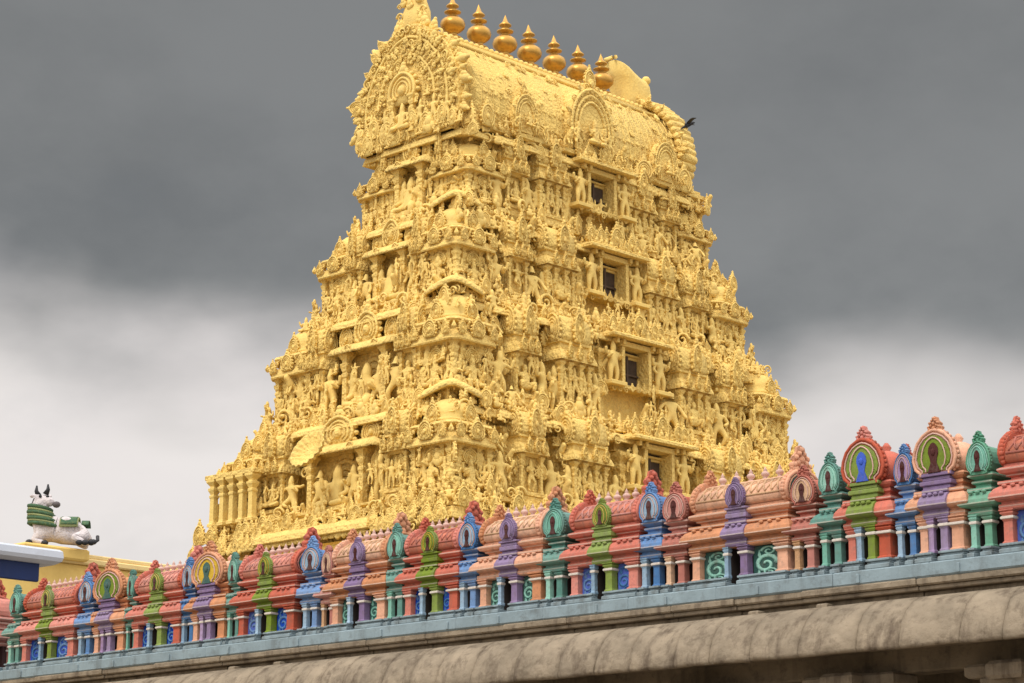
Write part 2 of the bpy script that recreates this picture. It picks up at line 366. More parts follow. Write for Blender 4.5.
def hood(b, M, r, dg):
    """curved lip that arches over the cupola below, raised towards direction dg"""
    R = []; n = 28
    for rr, z, kk in ((.5, .10, 0), (.8, .06, .5), (1.0, -.03, .9), (1.06, -.10, 1), (1.12, -.06, 1), (1.08, .08, 1), (.95, .22, .8), (.7, .34, .5), (.4, .4, .2)):
        R.append([(r*rr*math.cos(a), r*rr*math.sin(a), z+kk*.26*max(0, math.cos(a-dg))**3-kk*.10*abs(math.sin(2*(a-dg)))) for a in [2*PI*i/n for i in range(n)]])
    b.add(rings(R) + (True,), M)
def sala(b, M, w_, h, dp=.8, kind=0, fig=True):
    """oblong shrine with a barrel roof; front at y=0, centre of its base at the origin"""
    hw = w_/2
    b.box(-hw, hw, -.04, dp, 0, .06*h, M); b.box(-hw*.96, hw*.96, .02, dp, .06*h, .1*h, M); b.box(-hw, hw, -.02, dp, .1*h, .14*h, M)
    b.box(-hw*.9, hw*.9, .22, dp, .14*h, .5*h, M)
    for x in ((-.86, -.34, .34, .86) if w_ > 1.25 else (-.8, .8)): column(b, M @ T(x*hw, .1, .14*h), .37*h, .075 if w_ > 1.25 else .06)
    b.add(rings([[(x*k, y, z) for x, y in ((-hw, dp), (-hw, f), (hw, f), (hw, dp))] for k, f, z in ((.9, .1, .5*h), (1, .02, .53*h), (1.08, -.1, .535*h), (1.12, -.16, .52*h), (1.12, -.16, .54*h), (1.06, -.08, .585*h), (.96, .05, .62*h), (.9, .1, .63*h), (.9, .1, .68*h), (1., .02, .69*h), (1., .02, .715*h))]), M)
    # barrel: arch section along x
    sec = [(.02, .71), (-.03, .76), (-.03, .82), (.04, .89), (.2, .945), (.42, .965), (.7, .94), (.85, .85), (.85, .71)]
    b.add(rings([[(x, y*dp, z*h) for y, z in sec] for x in (-hw*.9, hw*.9)][::-1]) + (True,), M)
    for x in (-1, 1): b.add(NAS[0], M @ T(x*hw*.92, dp*.42, .70*h) @ RZ(x*PI/2) @ SC(dp*.85, dp*.85, .27*h))
    b.add(NAS[1], M @ T(0, -.06, .70*h) @ SC(.42*min(1.3, w_), .9, .23*h))
    for k in (-.62, 0, .62): b.add(NAS[2], M @ T(k*hw, -.16, .535*h) @ SC(.34*min(1, w_), .7, .11*h))
    for k in range(3): b.lathe([(.05, 0), (.09, .06), (.05, .12), (.01, .2)], 6, M @ T((k-1)*hw*.55, dp*.42, .955*h))
    if fig:
        b.add(FIG[kind % 6] if kind % 2 else SIT[kind % 3], M @ T(0, .1, .15*h) @ SC((.33 if kind % 2 else .46)*h))
        if w_ > 1.25:
            for q in (-1, 1): b.add(FIG[(kind+2) % 6], M @ T(q*hw*.6, .1, .15*h) @ SC(.29*h))

STAT = []                  # (size, mesh kind, matrix, tier): the largest become parts of their own
def tier_build(i):
    z0, z1 = KZ[i], KZ[i+1]; h = z1-z0
    L0, W0 = LW(z0); L1, W1 = LW(z1)
    top = i == 3
    if top: L1 += .15; W1 += .62; L0 = L1+.42; W0 = W1+.40
    Lm, Wm = (L0+L1)/2, (W0+W1)/2
    tier = empty('tier', (0, 0, 0), 0, gop)
    core_L, core_W = L1-.75, W1-.75
    s = core_L/10.
    cb = 1.75*(.8+.2*s)                                             # half width of the window bay
    lb = [(0, cb, .28), (-.40*core_L, .85*s+.2, .22), (.40*core_L, .85*s+.2, .22), (-.70*core_L, .6*s+.2, .18), (.70*core_L, .6*s+.2, .18)]
    sb = [(0, core_W*.40, .3), (-.74*core_W, core_W*.16, .16), (.74*core_W, core_W*.16, .16)]
    g1 = (cb + .40*core_L-.85*s-.2)/2; g2 = (.40*core_L+.85*s+.2 + .70*core_L-.6*s-.2)/2; h1 = min(.55, (.40*core_L-.85*s-.2-cb)/2-.04); h2 = min(.55, (.30*core_L-1.45*s-.4)/2-.04)
    gaps = [(q*g, hh) for q in (-1, 1) for g, hh in ((g1, h1), (g2, h2)) if hh > .2]; sg = [(q*core_W*.49, core_W*.075) for q in (-1, 1)]
    pl = plan(core_L, core_W, lb+[(g, hh, -.8) for g, hh in gaps], sb+[(g, hh, -.8) for g, hh in sg])
    ing = lambda t: any(abs(t-g) < hh for g, hh in gaps); ins = lambda t: any(abs(t-g) < hh*1.3 for g, hh in sg)
    wallmb = MB(); wallmb.sweep(pl, [(.0, z0-.3), (.0, z1-.3)])
    # stepped plinth below the shrines, at the outer line of this tier
    pl0 = plan(L0-1.15, W0-1.15, [(0, cb, .3), (-.40*core_L, 1.0*s+.3, .25), (.40*core_L, 1.0*s+.3, .25), (-.7*core_L, .75*s+.2, .2), (.7*core_L, .75*s+.2, .2)], [(0, core_W*.42, .35)])
    b = MB(); b.sweep(pl0, [(.35, z0+.2), (.42, z0+.22), (.42, z0+.34), (.3, z0+.37), (.22, z0+.45), (.34, z0+.52), (.34, z0+.6), (.2, z0+.62), (-.6, z0+.625)])
    for q in range(2):
        n = int((2*(L0 if q == 0 else W0)-1.2)/.36)
        for k in range(n):                                            # lions' heads of the string course
            t = (k-(n-1)/2)*.36
            b.ball((0, 0, 0), .1, (F_long(t, W0-.78, z0+.47) if q == 0 else F_short(t, L0-.78, z0+.47)), sz=(.9, 1, 1))
    b.build('plinth', M_yel, tier)
    b = MB(); ks = .76 if not top else .85
    b.sweep(pl, kap(z1, ks)); 
    b.sweep(pl, [(.0, z1-.62), (.1, z1-.6), (.1, z1-.52), (.2, z1-.5), (.2, z1-.43), (0, z1-.42)])
    # horseshoe medallions riding on the eave
    for c, hw, pr in lb:
        for k in ((-.66, 0, .66) if hw > .9 else (-.45, .45)): b.add(NAS[1], F_long(c+k*hw, core_W+pr+.5*ks, z1-.22) @ RX(-.3) @ SC(.55 if k == 0 else .42))
    for c, hw, pr in sb:
        for k in (-.6, 0, .6): b.add(NAS[1], F_short(c+k*hw, core_L+pr+.5*ks, z1-.22) @ RX(-.3) @ SC(.44))
    b.build('eave', M_yel, tier)
    # wall pilasters under the eave
    ph = h-.95; b = wallmb
    for c, hw, pr in lb:
        for k in (-1, 1): column(b, F_long(c+k*(hw-.13), core_W+pr+.03, z0+.5), ph, .12)
    for c, hw, pr in sb:
        for k in (-1, 1): column(b, F_short(c+k*(hw-.13), core_L+pr+.03, z0+.5), ph, .12)
    n = int(core_L*2/.8)
    for k in range(n):
        t = (k+.5)/n*2*core_L-core_L
        if not ing(t) and not any(abs(t-c) < hw+.15 for c, hw, p in lb): column(b, F_long(t, core_W+.02, z0+.5), ph, .09)
    wallmb0 = MB(); b.build('wall', M_yel, tier)
    # corner pavilions
    kw = 2.2*(.70+.30*s)
    for sx in (-1, 1):
        for sy in (-1, 1):
            b = MB(); b2 = MB(); kuta(b, T(sx*(Lm-kw*.60-.05), sy*(Wm-kw*.60-.05), z0+.28), kw, h*1.02 if not top else h*.86, b2)
            if sx < 0 and sy < 0: hood(b, T(sx*(Lm-kw*.60-.30), sy*(Wm-kw*.60-.30), z1+.46), kw*.45, math.atan2(sy, sx))
            b.build('corner_pavilion', M_yel, tier); b2.build('cupola', M_yel_s, tier)
    # oblong shrines on the long face and the short face
    hs = h*.97
    def shr(M, w_, hh, dp, kind): b = MB(); sala(b, M, w_, hh, dp, kind); b.build('shrine_front', M_yel, tier)
    fo = Wm-.18
    for q, c in enumerate((-.40, .40)): shr(F_long(c*core_L, fo, z0+.55), 1.9*(.5+.5*s), hs, .9, i+q)
    for q, c in enumerate((-.70, .70)): shr(F_long(c*core_L, fo-.1, z0+.55), 1.25*(.5+.5*s), hs*.96, .85, i+q+1)
    fs = Lm-.18
    for q, c in enumerate((-.70, .70)): shr(F_short(c*core_W*.93, fs-.12, z0+.55), .95*core_W/4, hs*.92, .8, i+q)
    # central niche of the short face under a deep curved canopy
    b = MB(); nw = core_W*.38; M = F_short(0, core_L+.3, z0+.55)
    cz = h*.60
    b.add(rings([[(x*nw*k, y, z) for x, y in ((-1, .4), (-1, f), (1, f), (1, .4))] for k, f, z in ((.8, -.1, cz-.1), (.86, -.3, cz), (1.1, -.72, cz-.02), (1.2, -.85, cz-.16), (1.2, -.84, cz-.06), (1.14, -.74, cz+.1), (.98, -.45, cz+.26), (.8, -.2, cz+.32), (.7, 0, cz+.33))]) + (True,), M)
    for q in (-.72, .72): column(b, M @ T(q*nw, -.5, -.05), cz, .12)
    b.box(-nw*.9, nw*.9, -.62, .1, -.2, -.02, M)
    b.add(NAS[0], M @ T(0, -.35, cz+.12) @ SC(nw*.9, 1.2, h*.30))
    for q in (-1, 1): b.add(NAS[0], M @ T(q*nw*.85, -.25, cz+.1) @ SC(nw*.5, 1, h*.22)); b.add(SCROLL, M @ T(q*nw*.5, -.8, cz-.02) @ SC(.35))
    b.add(NAS[0], M @ T(0, -.02, .1) @ SC(nw*1.1, .8, cz*.85))
    b.build('canopied_niche', M_yel, tier)
    STAT.append((1.55, SIT[i % 2], M @ T(0, -.42, .12) @ SC(h*.66), tier))
    for q in (-1, 1): STAT.append((1.2, FIG[(i+q) % 6], M @ T(q*nw*.47, -.45, .0) @ SC(h*.44), tier))
    # window of the long face
    ww, wh = .66, 1.4 if i < 3 else 1.35
    wz = z1-.32-wh; off = core_W+.28; wa = .12 if i in (0, 3) else .30
    win = MB(); can0 = wallmb0; M = F_long(wa, off, wz)
    win.box(-ww-.16, -ww, -.62, .3, -.1, wh, M); win.box(ww, ww+.16, -.66, .3, -.1, wh, M); win.box(-ww-.3, ww+.3, -.68, .3, wh, wh+.2, M); win.box(-ww-.3, ww+.3, -.7, .3, -.22, -.1, M); win.box(ww, ww+.55, -.5, .2, -.1, wh, M @ T(.2, .05, 0))
    wo = win.build('window', M_yel, tier)
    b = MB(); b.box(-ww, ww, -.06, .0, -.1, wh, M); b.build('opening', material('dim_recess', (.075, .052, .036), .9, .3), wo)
    b = MB(); b.box(-.05, .05, -.16, -.08, -.1, wh, M); b.box(-ww, ww, -.15, -.09, wh*.32, wh*.38, M); b.build('door_bars', material('old_timber', (.09, .06, .04), .8, .2), wo)
    for k in range(9): can0.add(rnd.choice((SCROLL, LEAF, NAS[2])), F_long(wa+(k-4)*.2*cb, off+.68, wz-.3) @ SC(.3))
    can = MB(); M2 = F_long(wa, off, z1-.05)
    can.add(rings([[(x, y, z) for x, y in ((-k, .1), (-k, f), (k, f), (k, .1))] for k, f, z in ((cb*.86, -.5, 0), (cb*1.0, -.95, -.04), (cb*1.03, -1.05, -.02), (cb*1.03, -1.05, .08), (cb*.96, -.9, .16), (cb*.8, -.5, .3), (cb*.7, -.2, .34))]), M2)
    for k in (-.72, -.5, .5, .72): can.box(k*cb-.07, k*cb+.07, -.8, .0, -.22, -.03, M2)
    for k in range(7): can.add(NAS[1], M2 @ T((k-3)*cb*.27, -.62-.1*(k % 2), .2) @ SC(.5+.18*(k == 3)))
    for k in range(12): can.add(rnd.choice((LEAF, SCROLL, SIT[2], NAS[2])), M2 @ T((k-5.5)*cb*.17, -.85, .1) @ SC(rnd.uniform(.25, .4)))
    can.v, can.f, can.sm = can.v, can.f, can.sm; can.add((wallmb0.v, wallmb0.f, True)); can.build('window_canopy', M_yel, tier)
    for k in (-1, 1):
        b = MB(); column(b, F_long(wa+k*cb*1.02, off+.2, z0+.55), h-1.1, .14); b.build('window_column', M_yel, tier)
    for k in (-1, 1): STAT.append((1.7, FIG[4 if k < 0 else 0], F_long(wa+k*cb*.80, off+.62, wz-.12) @ SC(k, 1, 1) @ SC(min(1.6, h*.42)), tier))
    # standing figures between the shrines
    for q, c in enumerate((-.86, -.55, -.25, .25, .55, .86)):
        for e in ((-.3, .3) if abs(c) in (.55,) else (0,)):
            STAT.append((1.45, FIG[(q+i*2+(e > 0)) % 6], F_long(c*core_L+e*s*1.3, Wm-.45+.1*rnd.random(), z0+.62) @ RZ(rnd.uniform(-.3, .3)) @ SC(rnd.uniform(.40, .48)*h), tier))
    for q, c in enumerate((-.47, .47, -.9, .9)):
        STAT.append((1.4, FIG[(q+i+3) % 6], F_short(c*core_W, Lm-.5, z0+.62) @ RZ(rnd.uniform(-.3, .3)) @ SC(rnd.uniform(.40, .48)*h), tier))
    # crowd of small carvings on the ledges: seated attendants, lions, gables, scrolls, leaf crests
    b = MB()
    def crowd(F, half, off_, z, step, lo, hi, avoid=None):
        t = -half
        while t < half:
            t += step*rnd.uniform(.8, 1.6)
            if (avoid and avoid(t)) or rnd.random() < .17: continue
            k = rnd.random(); sz = rnd.uniform(lo, hi); M = F(t, off_+rnd.uniform(-.12, .15), z) @ RZ(rnd.uniform(-.5, .5))
            sz *= rnd.uniform(1.0, 1.45)
            if k < .38: b.add(SIT[rnd.randrange(3)], M @ SC(sz*1.55, sz*1.5, sz*1.3))
            elif k < .52: b.add(LION, M @ SC(sz*1.1, sz, sz*.9))
            elif k < .72: b.add(NAS[rnd.randrange(3)], M @ SC(sz*.85))
            elif k < .84: b.add(SCROLL, M @ T(0, 0, sz*.4) @ SC(sz*.8*rnd.choice((-1, 1)), sz, sz*.8))
            elif k < .93: b.add(FIG[rnd.randrange(6)], M @ SC(sz*1.7, sz*1.6, sz*1.3))
            else: b.add(LEAF, M @ SC(sz*.9))
    mid = z0+.62
    crowd(F_long, Lm-.4, Wm-.12, z0+.58, .5, .4, .66)
    crowd(F_short, Wm-.4, Lm-.12, z0+.58, .5, .4, .64)
    crowd(F_long, L1-.3, W1-.32, z1+.08, .42, .35, .6)
    crowd(F_short, W1-.3, L1-.32, z1+.08, .42, .35, .6)
    crowd(F_long, L1-.2, W1-.12, z1-.40, .40, .35, .62, lambda t: abs(t) < cb)
    crowd(F_short, W1-.2, L1-.12, z1-.40, .40, .35, .62, lambda t: abs(t) < core_W*.4)
    crowd(F_long, L0-.5, W0-.42, z0+.2, .38, .32, .5)
    crowd(F_short, W0-.5, L0-.42, z0+.2, .38, .32, .5)
    for k in range(int(26*s)):                                     # rearing lions and attendants filling the gaps at mid height
        b.add(rnd.choice(FIG+[LION]), F_long(rnd.uniform(-core_L, core_L), Wm-.3, z0+rnd.uniform(.2, .45)*h) @ RZ(rnd.uniform(-.6, .6)) @ SC(rnd.uniform(.6, 1.0)))
        if k % 2: b.add(rnd.choice(FIG+[LION]), F_short(rnd.uniform(-core_W, core_W), Lm-.3, z0+rnd.uniform(.2, .45)*h) @ RZ(rnd.uniform(-.6, .6)) @ SC(rnd.uniform(.6, 1.0)))
    crowd(F_long, core_L, core_W+.05, z0+.6+.34*h, .5, .4, .6, lambda t: abs(t) < cb*.75 or ing(t))
    crowd(F_short, core_W, core_L+.05, z0+.6+.34*h, .5, .4, .6, lambda t: abs(t) < core_W*.3 or ins(t))
    for dz, back_, lo, hi in ((.42, .5, .4, .6), (.52, .45, .4, .6), (.66, .42, .5, .75), (.78, .5, .5, .75), (.90, .6, .5, .75)):
        oz = z0+dz*h
        crowd(F_long, Lm-1.2, W0+(W1-W0)*dz-back_-.12, oz, .54, lo, hi, lambda t: abs(t) < cb*.75 or ing(t))
        crowd(F_short, Wm-1.0, L0+(L1-L0)*dz-back_-.12, oz, .52, lo, hi, lambda t: abs(t) < core_W*.3 or ins(t))
    crowd(F_long, L1-.5, W1-.72, z1+.2, .6, .4, .58)
    crowd(F_short, W1-.5, L1-.72, z1+.2, .55, .4, .58)
    tag(b.build('small_carvings', M_yel_fig, tier), kind='stuff')
    # the right-hand end, seen only along its edge
    for c in (-.5, 0., .5): b = MB(); sala(b, F_right(c*core_W*1.1, Lm-.3, z0+.55), 1.0, hs, .8, i, False); b.build('shrine_front', M_yel, tier)
    if i == 0:
        # slender free-standing columns and the fluted shell of the lowest storey's short face
        for k in range(5): b = MB(); column(b, F_short(-W0+.9+k*.55, L0-.42, z0+.62), 1.75, .115); b.build('slender_column', M_yel_s, tier)
        b = MB(); b.box(-1.5, 1.3, -.22, .3, 1.75, 1.92, F_short(-W0+2.1, L0-.42, z0+.62)); b.build('lintel', M_yel, tier)
        b = MB(); b.add(SHELL, F_short(.15, L0+.25, z0+2.55) @ RX(-.5) @ SC(.74)); b.build('shell_fan', M_yel, tier)
    return tier
tiers = [tier_build(i) for i in range(4)]
for n_, (sz, tp, M, tier) in enumerate(STAT[:100]):
    b = MB(); b.add(tp, M @ SC(1.25, 1.25, 1)); b.box(-.28, .28, -.2, .2, -.07, .03, M); b.build('statue', M_yel_fig, tier)

# base mouldings and the plain granite storeys below
L0, W0 = LW(KZ[0])
pb = plan(L0-.95, W0-.85, [(0, 2.2, .4), (-5.6, 1.6, .3), (5.6, 1.6, .3)], [(0, 2.3, .4)])
b = MB(); b.sweep(pb, [(.2, 12.6), (.2, 13.0), (.55, 13.05), (.62, 13.2), (.5, 13.35), (.3, 13.4), (.3, 13.6), (.45, 13.65)]); b.sweep(pb, [(.25, 13.6)] + kap(14.2, 1.0))
for k in range(22): b.add(NAS[1], F_long((k-10.5)*1.0, W0+.0, 13.95) @ RX(-.3) @ SC(.55))
for k in range(70): b.add(rnd.choice(SIT+NAS+[LION, LEAF, SCROLL]), F_long((k-34.5)*.33, W0-.15, 14.3) @ SC(rnd.uniform(.4, .65)))
for k in range(40): b.add(rnd.choice(SIT+NAS+[LION, LEAF, SCROLL]), F_short((k-19.5)*.33, L0-.2, 14.3) @ SC(rnd.uniform(.4, .65)))
for k in range(44): b.add(rnd.choice(NAS+[LION, LEAF, SCROLL]), F_short((k-21.5)*.31, L0+.02, 13.75) @ RX(-.2) @ SC(rnd.uniform(.35, .55))); b.add(rnd.choice(NAS+[LION, LEAF, SCROLL]), F_long((k-21.5)*.5, W0+.02, 13.75) @ RX(-.2) @ SC(rnd.uniform(.35, .55)))
for k in range(60): b.add(rnd.choice(SIT+NAS+[LION, LEAF]), F_long((k-29.5)*.38, W0-.45, 13.3) @ SC(rnd.uniform(.4, .6))); b.add(rnd.choice(SIT+NAS+[LION, LEAF]), F_short((k-29.5)*.2, L0-.5, 13.3) @ SC(rnd.uniform(.4, .6)))
for k in range(11): b.add(NAS[1], F_short((k-5)*1.0, L0+.0, 13.95) @ RX(-.3) @ SC(.5))
b.build('base_cornice', M_yel, gop)
b = MB(); b.sweep(pb, [(.9, 0), (.9, .8), (.6, .9), (.7, 1.2), (.7, 1.5), (.2, 1.6), (.15, 6.2), (.8, 6.5), (.9, 6.7), (.4, 7.1), (.1, 7.2), (.1, 12.2), (.5, 12.4), (.5, 12.6), (.1, 12.62)])
for k in range(12):
    for z in (1.6, 7.2):
        column(b, F_long((k-5.5)*1.75, W0-.75, z), 4.6, .3)
        if k < 6: column(b, F_short((k-2.5)*1.9, L0-.85, z), 4.6, .3)
gb = b.build('granite_base', M_granite, gop)
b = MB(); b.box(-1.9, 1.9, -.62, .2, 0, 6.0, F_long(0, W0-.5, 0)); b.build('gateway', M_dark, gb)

# ---- neck and barrel roof
ZR = 29.55
roof = empty('roof', (0, 0, 0), 0, gop)
RL, RWd, RH = 6.55, 2.75, 4.35
def vault(k=1.): return [(y*RWd*k, ZR+z*RH*(1 if k <= 1 else 1)) for y, z in ((-.86, 0.02), (-.98, .12), (-1.03, .26), (-1.02, .42), (-.94, .58), (-.78, .75), (-.56, .89), (-.30, .97), (0, 1.0))]
sec = vault(); sec = sec + [(-y, z) for y, z in reversed(sec[:-1])]
b = MB(); nx = 60
b.add(rings([[(x, y, z) for y, z in sec] for x in (-RL, RL-.9)][::-1]) + (True,)); b.build('vault', material('woven_stucco', (.80, .56, .172), .88, .1, (.54, .36, .13), .45, 1.0, .3, 12, .5, 4.6, .35), roof)
b = MB()
for k in range(40):                                                     # raised ribs of the vault and the ridge moulding
    x = -RL+.3+k*.315
    if x > RL-.9: break
    b.tube([(x, y*1.0, ZR+(z-ZR)*1.0) for y, z in sec[1:7]], .022, 4)
for k in range(5):                                                      # studs of the woven roof covering
    for j in range(44):
        x = -RL+.35+j*.275+(k % 2)*.137; t_ = .8+k*1.05; i0 = int(t_); f_ = t_-i0
        y = sec[i0+1][0]*(1-f_)+sec[i0+2][0]*f_; z = sec[i0+1][1]*(1-f_)+sec[i0+2][1]*f_
        if x < RL-.95: b.add(LEAF if (j+k) % 2 else SCROLL, T(x, y-.02, z-.12) @ RX(-.35*k) @ SC(.24))
for k in range(90):
    x = rnd.uniform(-RL+.5, RL-1.2); q = rnd.randrange(3, 6); y, z = sec[q]; b.add(rnd.choice((LEAF, SCROLL, NAS[2])), T(x, y-.01, z+rnd.uniform(-.3, .3)*.5) @ RX(-.5) @ SC(rnd.uniform(.18, .34)))
for q, (yy, zz, r) in enumerate(((-1.05, 33.62, .11), (-1.62, 33.25, .08), (-.62, 33.88, .12))): b.tube([(-RL, yy*1.1, zz), (RL-1., yy*1.1, zz)], r, 6)
for k in range(46):
    x = -RL+.2+k*.28
    b.ball((x, -.95, 33.86), .12); b.ball((x+.14, -1.42, 33.42), .085)
b.box(-RL, RL-1., -.5, .5, 33.8, 34.02)
for k in range(60): b.add(LEAF, T(-RL+.3+k*.208, -.48, 33.98) @ SC(.17))
b.build('ridge_moulding', M_yel_s, roof)
# roof eave with hanging medallions
pr_ = plan(RL+.25, RWd+.05, [(0, 1.9, .25), (-3.6, 1.0, .18), (3.6, 1.0, .18)], [(0, 1.4, .2)])
b = MB(); b.sweep(pr_, [(-.1, ZR+.15), (.1, ZR+.2), (.1, ZR+.36), (-.05, ZR+.42), (-.05, ZR+.55), (-.5, ZR+.6)])
b.build('roof_plinth', M_yel, roof)
# end gables: horseshoe slab, concentric carved bands, flame border, seated god in a niche
def end_gable(sgn):
    F = (lambda b_, o, z: F_short(b_, o, z)) if sgn < 0 else (lambda b_, o, z: F_right(b_, o, z))
    M = F(-.32, RL+.05, ZR+.05)
    gw, gh = 5.45, 4.85
    EG = [(.47, 0), (.51, .12), (.515, .33), (.475, .54), (.39, .72), (.265, .87), (.12, .965), (0, 1.0)]
    def horseshoe(wd, h, dense=1):
        p = [(x*wd, z*h) for x, z in EG]; q = [(p[i][0]*(1-k/dense)+p[i+1][0]*k/dense, p[i][1]*(1-k/dense)+p[i+1][1]*k/dense) for i in range(len(p)-1) for k in range(dense)]+[p[-1]]
        return q+[(-x, z) for x, z in reversed(q[:-1])]
    g_ = MB(); o = horseshoe(gw, gh, 3); g_.prism(o, -.55, 0, M)
    go = g_.build('end_gable', M_yel, roof)
    r_ = MB()
    for k in (.80, .55): r_.tube([(x, -.57, z) for x, z in scaled(o, k, .42*gh)], .07, 6, M)
    for kk, sz, step in ((1.02, .42, .36), (.93, .27, .28), (.865, .17, .2), (.73, .20, .24), (.66, .17, .2), (.60, .14, .18), (.49, .17, .2), (.42, .14, .18)):
        d = scaled(horseshoe(gw, gh, 8), kk, .42*gh); acc = 0
        for j in range(1, len(d)-1):
            acc += math.dist(d[j], d[j-1])
            if acc < step: continue
            acc = rnd.uniform(-.06, .06); x, z = d[j]
            if z < .4: continue
            a = math.atan2(x, z-.42*gh); q = rnd.random(); zz = sz*rnd.uniform(.8, 1.3)
            tp = LEAF if q < .45 else (SCROLL if q < .75 else (NAS[2] if q < .88 else SIT[2]))
            r_.add(tp, M @ T(x, (-.58 if kk < 1 else -.3)-rnd.uniform(0, .08), z) @ RY(a+rnd.uniform(-.3, .3)) @ T(0, 0, -.3*zz) @ SC(zz*1.25, zz*1.7, zz*1.3))
    tag(r_.build('flame_border', M_yel_s, go), None)
    s_ = MB()
    for q, (x, z, sc) in enumerate(((0, .35, 1.9), (-.95, .3, 1.2), (.95, .3, 1.2), (-1.7, .25, 1.25), (1.7, .25, 1.25), (-2.4, .2, 1.1), (2.4, .2, 1.1), (-.7, 1.35, .7), (.7, 1.35, .7), (-1.35, 1.5, .7), (1.35, 1.5, .7), (0, 1.9, .6))):
        s_.add(SIT[q % 2] if q < 1 or q > 6 else FIG[q % 6], M @ T(x, -.75, z) @ SC(sc))
    s_.box(-2.4, 2.5, -.66, 0, 0, .12, M)
    for k in range(26): s_.add(rnd.choice(SIT+NAS+[LION, LEAF]), M @ T(rnd.uniform(-2.3, 2.3), -.75, rnd.uniform(-.2, .5)) @ SC(rnd.uniform(.5, .8)))
    for x in (-.55, .55): column(s_, M @ T(x, -.75, .3), 1.5, .09)
    s_.add(NAS[0], M @ T(0, -.62, 1.5) @ SC(1.5, 1.5, 1.3))
    s_.build('gable_sculpture', M_yel_fig, go)
    # beast-mask crest above the gable
    c_ = MB()
    c_.lathe([(.55, 0), (.72, .3), (.7, .75), (.52, 1.2), (.5, 1.6), (.3, 2.0), (.05, 2.25)], 12, M @ T(0, -.1, gh-.25) @ SC(1.0, .55, 1))
    for q in (-1, 1):
        for x, z, sc, tp in ((.30, .62, .34, SCROLL), (.52, .2, .42, LEAF), (.62, .7, .40, SCROLL), (.42, 1.1, .40, LEAF), (.25, 1.5, .34, LEAF), (.2, .15, .24, LEAF), (.66, 1.15, .26, SCROLL), (.72, .35, .28, LEAF)): c_.add(tp, M @ T(q*x, -.42+.1*x, gh+z-.25) @ SC(sc*q, sc*1.2, sc))
    for x, z, sc in ((0, .05, .3), (0, .45, .26), (0, .9, .4), (0, 1.5, .34)): c_.add(LEAF, M @ T(x, -.45, gh+z-.25) @ SC(sc))
    c_.build('mask_crest', M_yel_fig, go)
end_gable(-1)
# the far gable shows only its scalloped rim and the curled beast head that looks back over the roof
gw, gh = 6.1, 4.85; M = F_right(0, RL-1.1, ZR+.05); o = horseshoe(gw-.3, gh-.1, 3)
b = MB(); b.prism(o, -.6, 0, M); fg = b.build('end_gable', M_yel_s, roof)
b = MB()
for x, z in scaled(horseshoe(gw-.3, gh-.1, 3), 1.0, .42*gh)[1:-1:1]: b.lathe([(.05, -.56), (.18, -.48), (.23, 0), (.18, .48), (.05, .56)], 8, M @ T(x, -.3, z) @ RX(PI/2))
for k in (.97,): b.tube([(x, 0.06, z) for x, z in scaled(o, k, .42*gh)], .14, 6, M)
for k in range(70):
    x, z = rnd.choice(scaled(horseshoe(gw-.3, gh-.1, 4), rnd.choice((.99, 1.03)), .42*gh)[4:-4]); b.add(rnd.choice((LEAF, SCROLL, NAS[2])), M @ T(x, rnd.uniform(.0, .35), z) @ RY(math.atan2(x, z-.42*gh)) @ SC(rnd.uniform(.22, .36)))
b.build('scalloped_rim', M_yel, fg)
b = MB()   # beast head: hollow hood opening back towards the finials
hood = [(-1.25, 1.75, .05), (-.95, 1.72, .35), (-.5, 1.5, .55), (0, 1.3, .62), (.45, 1.25, .6), (.75, 1.0, .55), (.85, .5, .5), (.75, 0, .45), (.4, -.4, .5), (-.2, -.6, .55), (-.75, -.5, .5), (-.85, 0, .48), (-.8, .5, .46), (-.95, 1.1, .4)]
pts = [(x, z) for x, z, _ in hood]
Mh = T(RL-.95, 0, 34.25)
b.add(rings([[(x*s_, y, z*s_+(1-s_)*.4) for x, z in pts] for y, s_ in ((-.70, .45), (-.66, .62), (-.58, .78), (-.42, .91), (-.2, .98), (.2, .98), (.42, .91), (.58, .78), (.70, .45))][::-1]) + (True,), Mh)
b.ball((.62, -.35, 1.22), .2, Mh); b.ball((.62, .35, 1.22), .2, Mh); b.tube([(-1.28, -.3, 1.8), (-1.15, 0, 1.88), (-1.28, .3, 1.8)], .1, 6, Mh)
b.build('beast_head', M_yel_s, fg)
# big dormer gable over the top window and smaller ones either side, with figures
def dormer(a, wd, h, z, off):
    g_ = MB(); M = F_long(a, off, z); o = horseshoe(wd, h, 2); g_.prism(o, -.35, .9, M)
    for k in (.93, .76, .6): g_.tube([(x, -.37, zz) for x, zz in scaled(o, k, .42*h)], .045*wd*.6, 6, M)
    for kk, sz in ((1.02, .085), (.84, .06), (.68, .05)):
        for j, (x, zz) in enumerate(scaled(horseshoe(wd, h, 2 if kk < 1 else 1), kk, .42*h)[1:-1]): g_.add(LEAF if j % 2 else SCROLL, M @ T(x, -.37, zz) @ RY(math.atan2(x, zz-.42*h)) @ SC(sz*wd*1.3))
    g_.add(SIT[0], M @ T(0, -.5, .1*h) @ SC(h*.62))
    for q in (-1, 1): g_.add(FIG[1 if q > 0 else 2], M @ T(q*wd*.36, -.45, 0) @ SC(h*.42)); g_.add(LION, M @ T(q*wd*.6, -.5, 0) @ SC(h*.3))
    g_.add(LEAF, M @ T(0, -.25, h*.96) @ SC(wd*.2)); g_.add(NAS[1], M @ T(0, -.2, h*.98) @ SC(wd*.24))
    g_.build('dormer_gable', M_yel, roof)
dormer(-.42, 2.6, 2.85, ZR+.35, RWd+.05); dormer(-4.1, 1.35, 1.6, ZR+.4, RWd+.0); dormer(4.1, 1.5, 1.7, ZR+.35, RWd+.05)
b = MB()
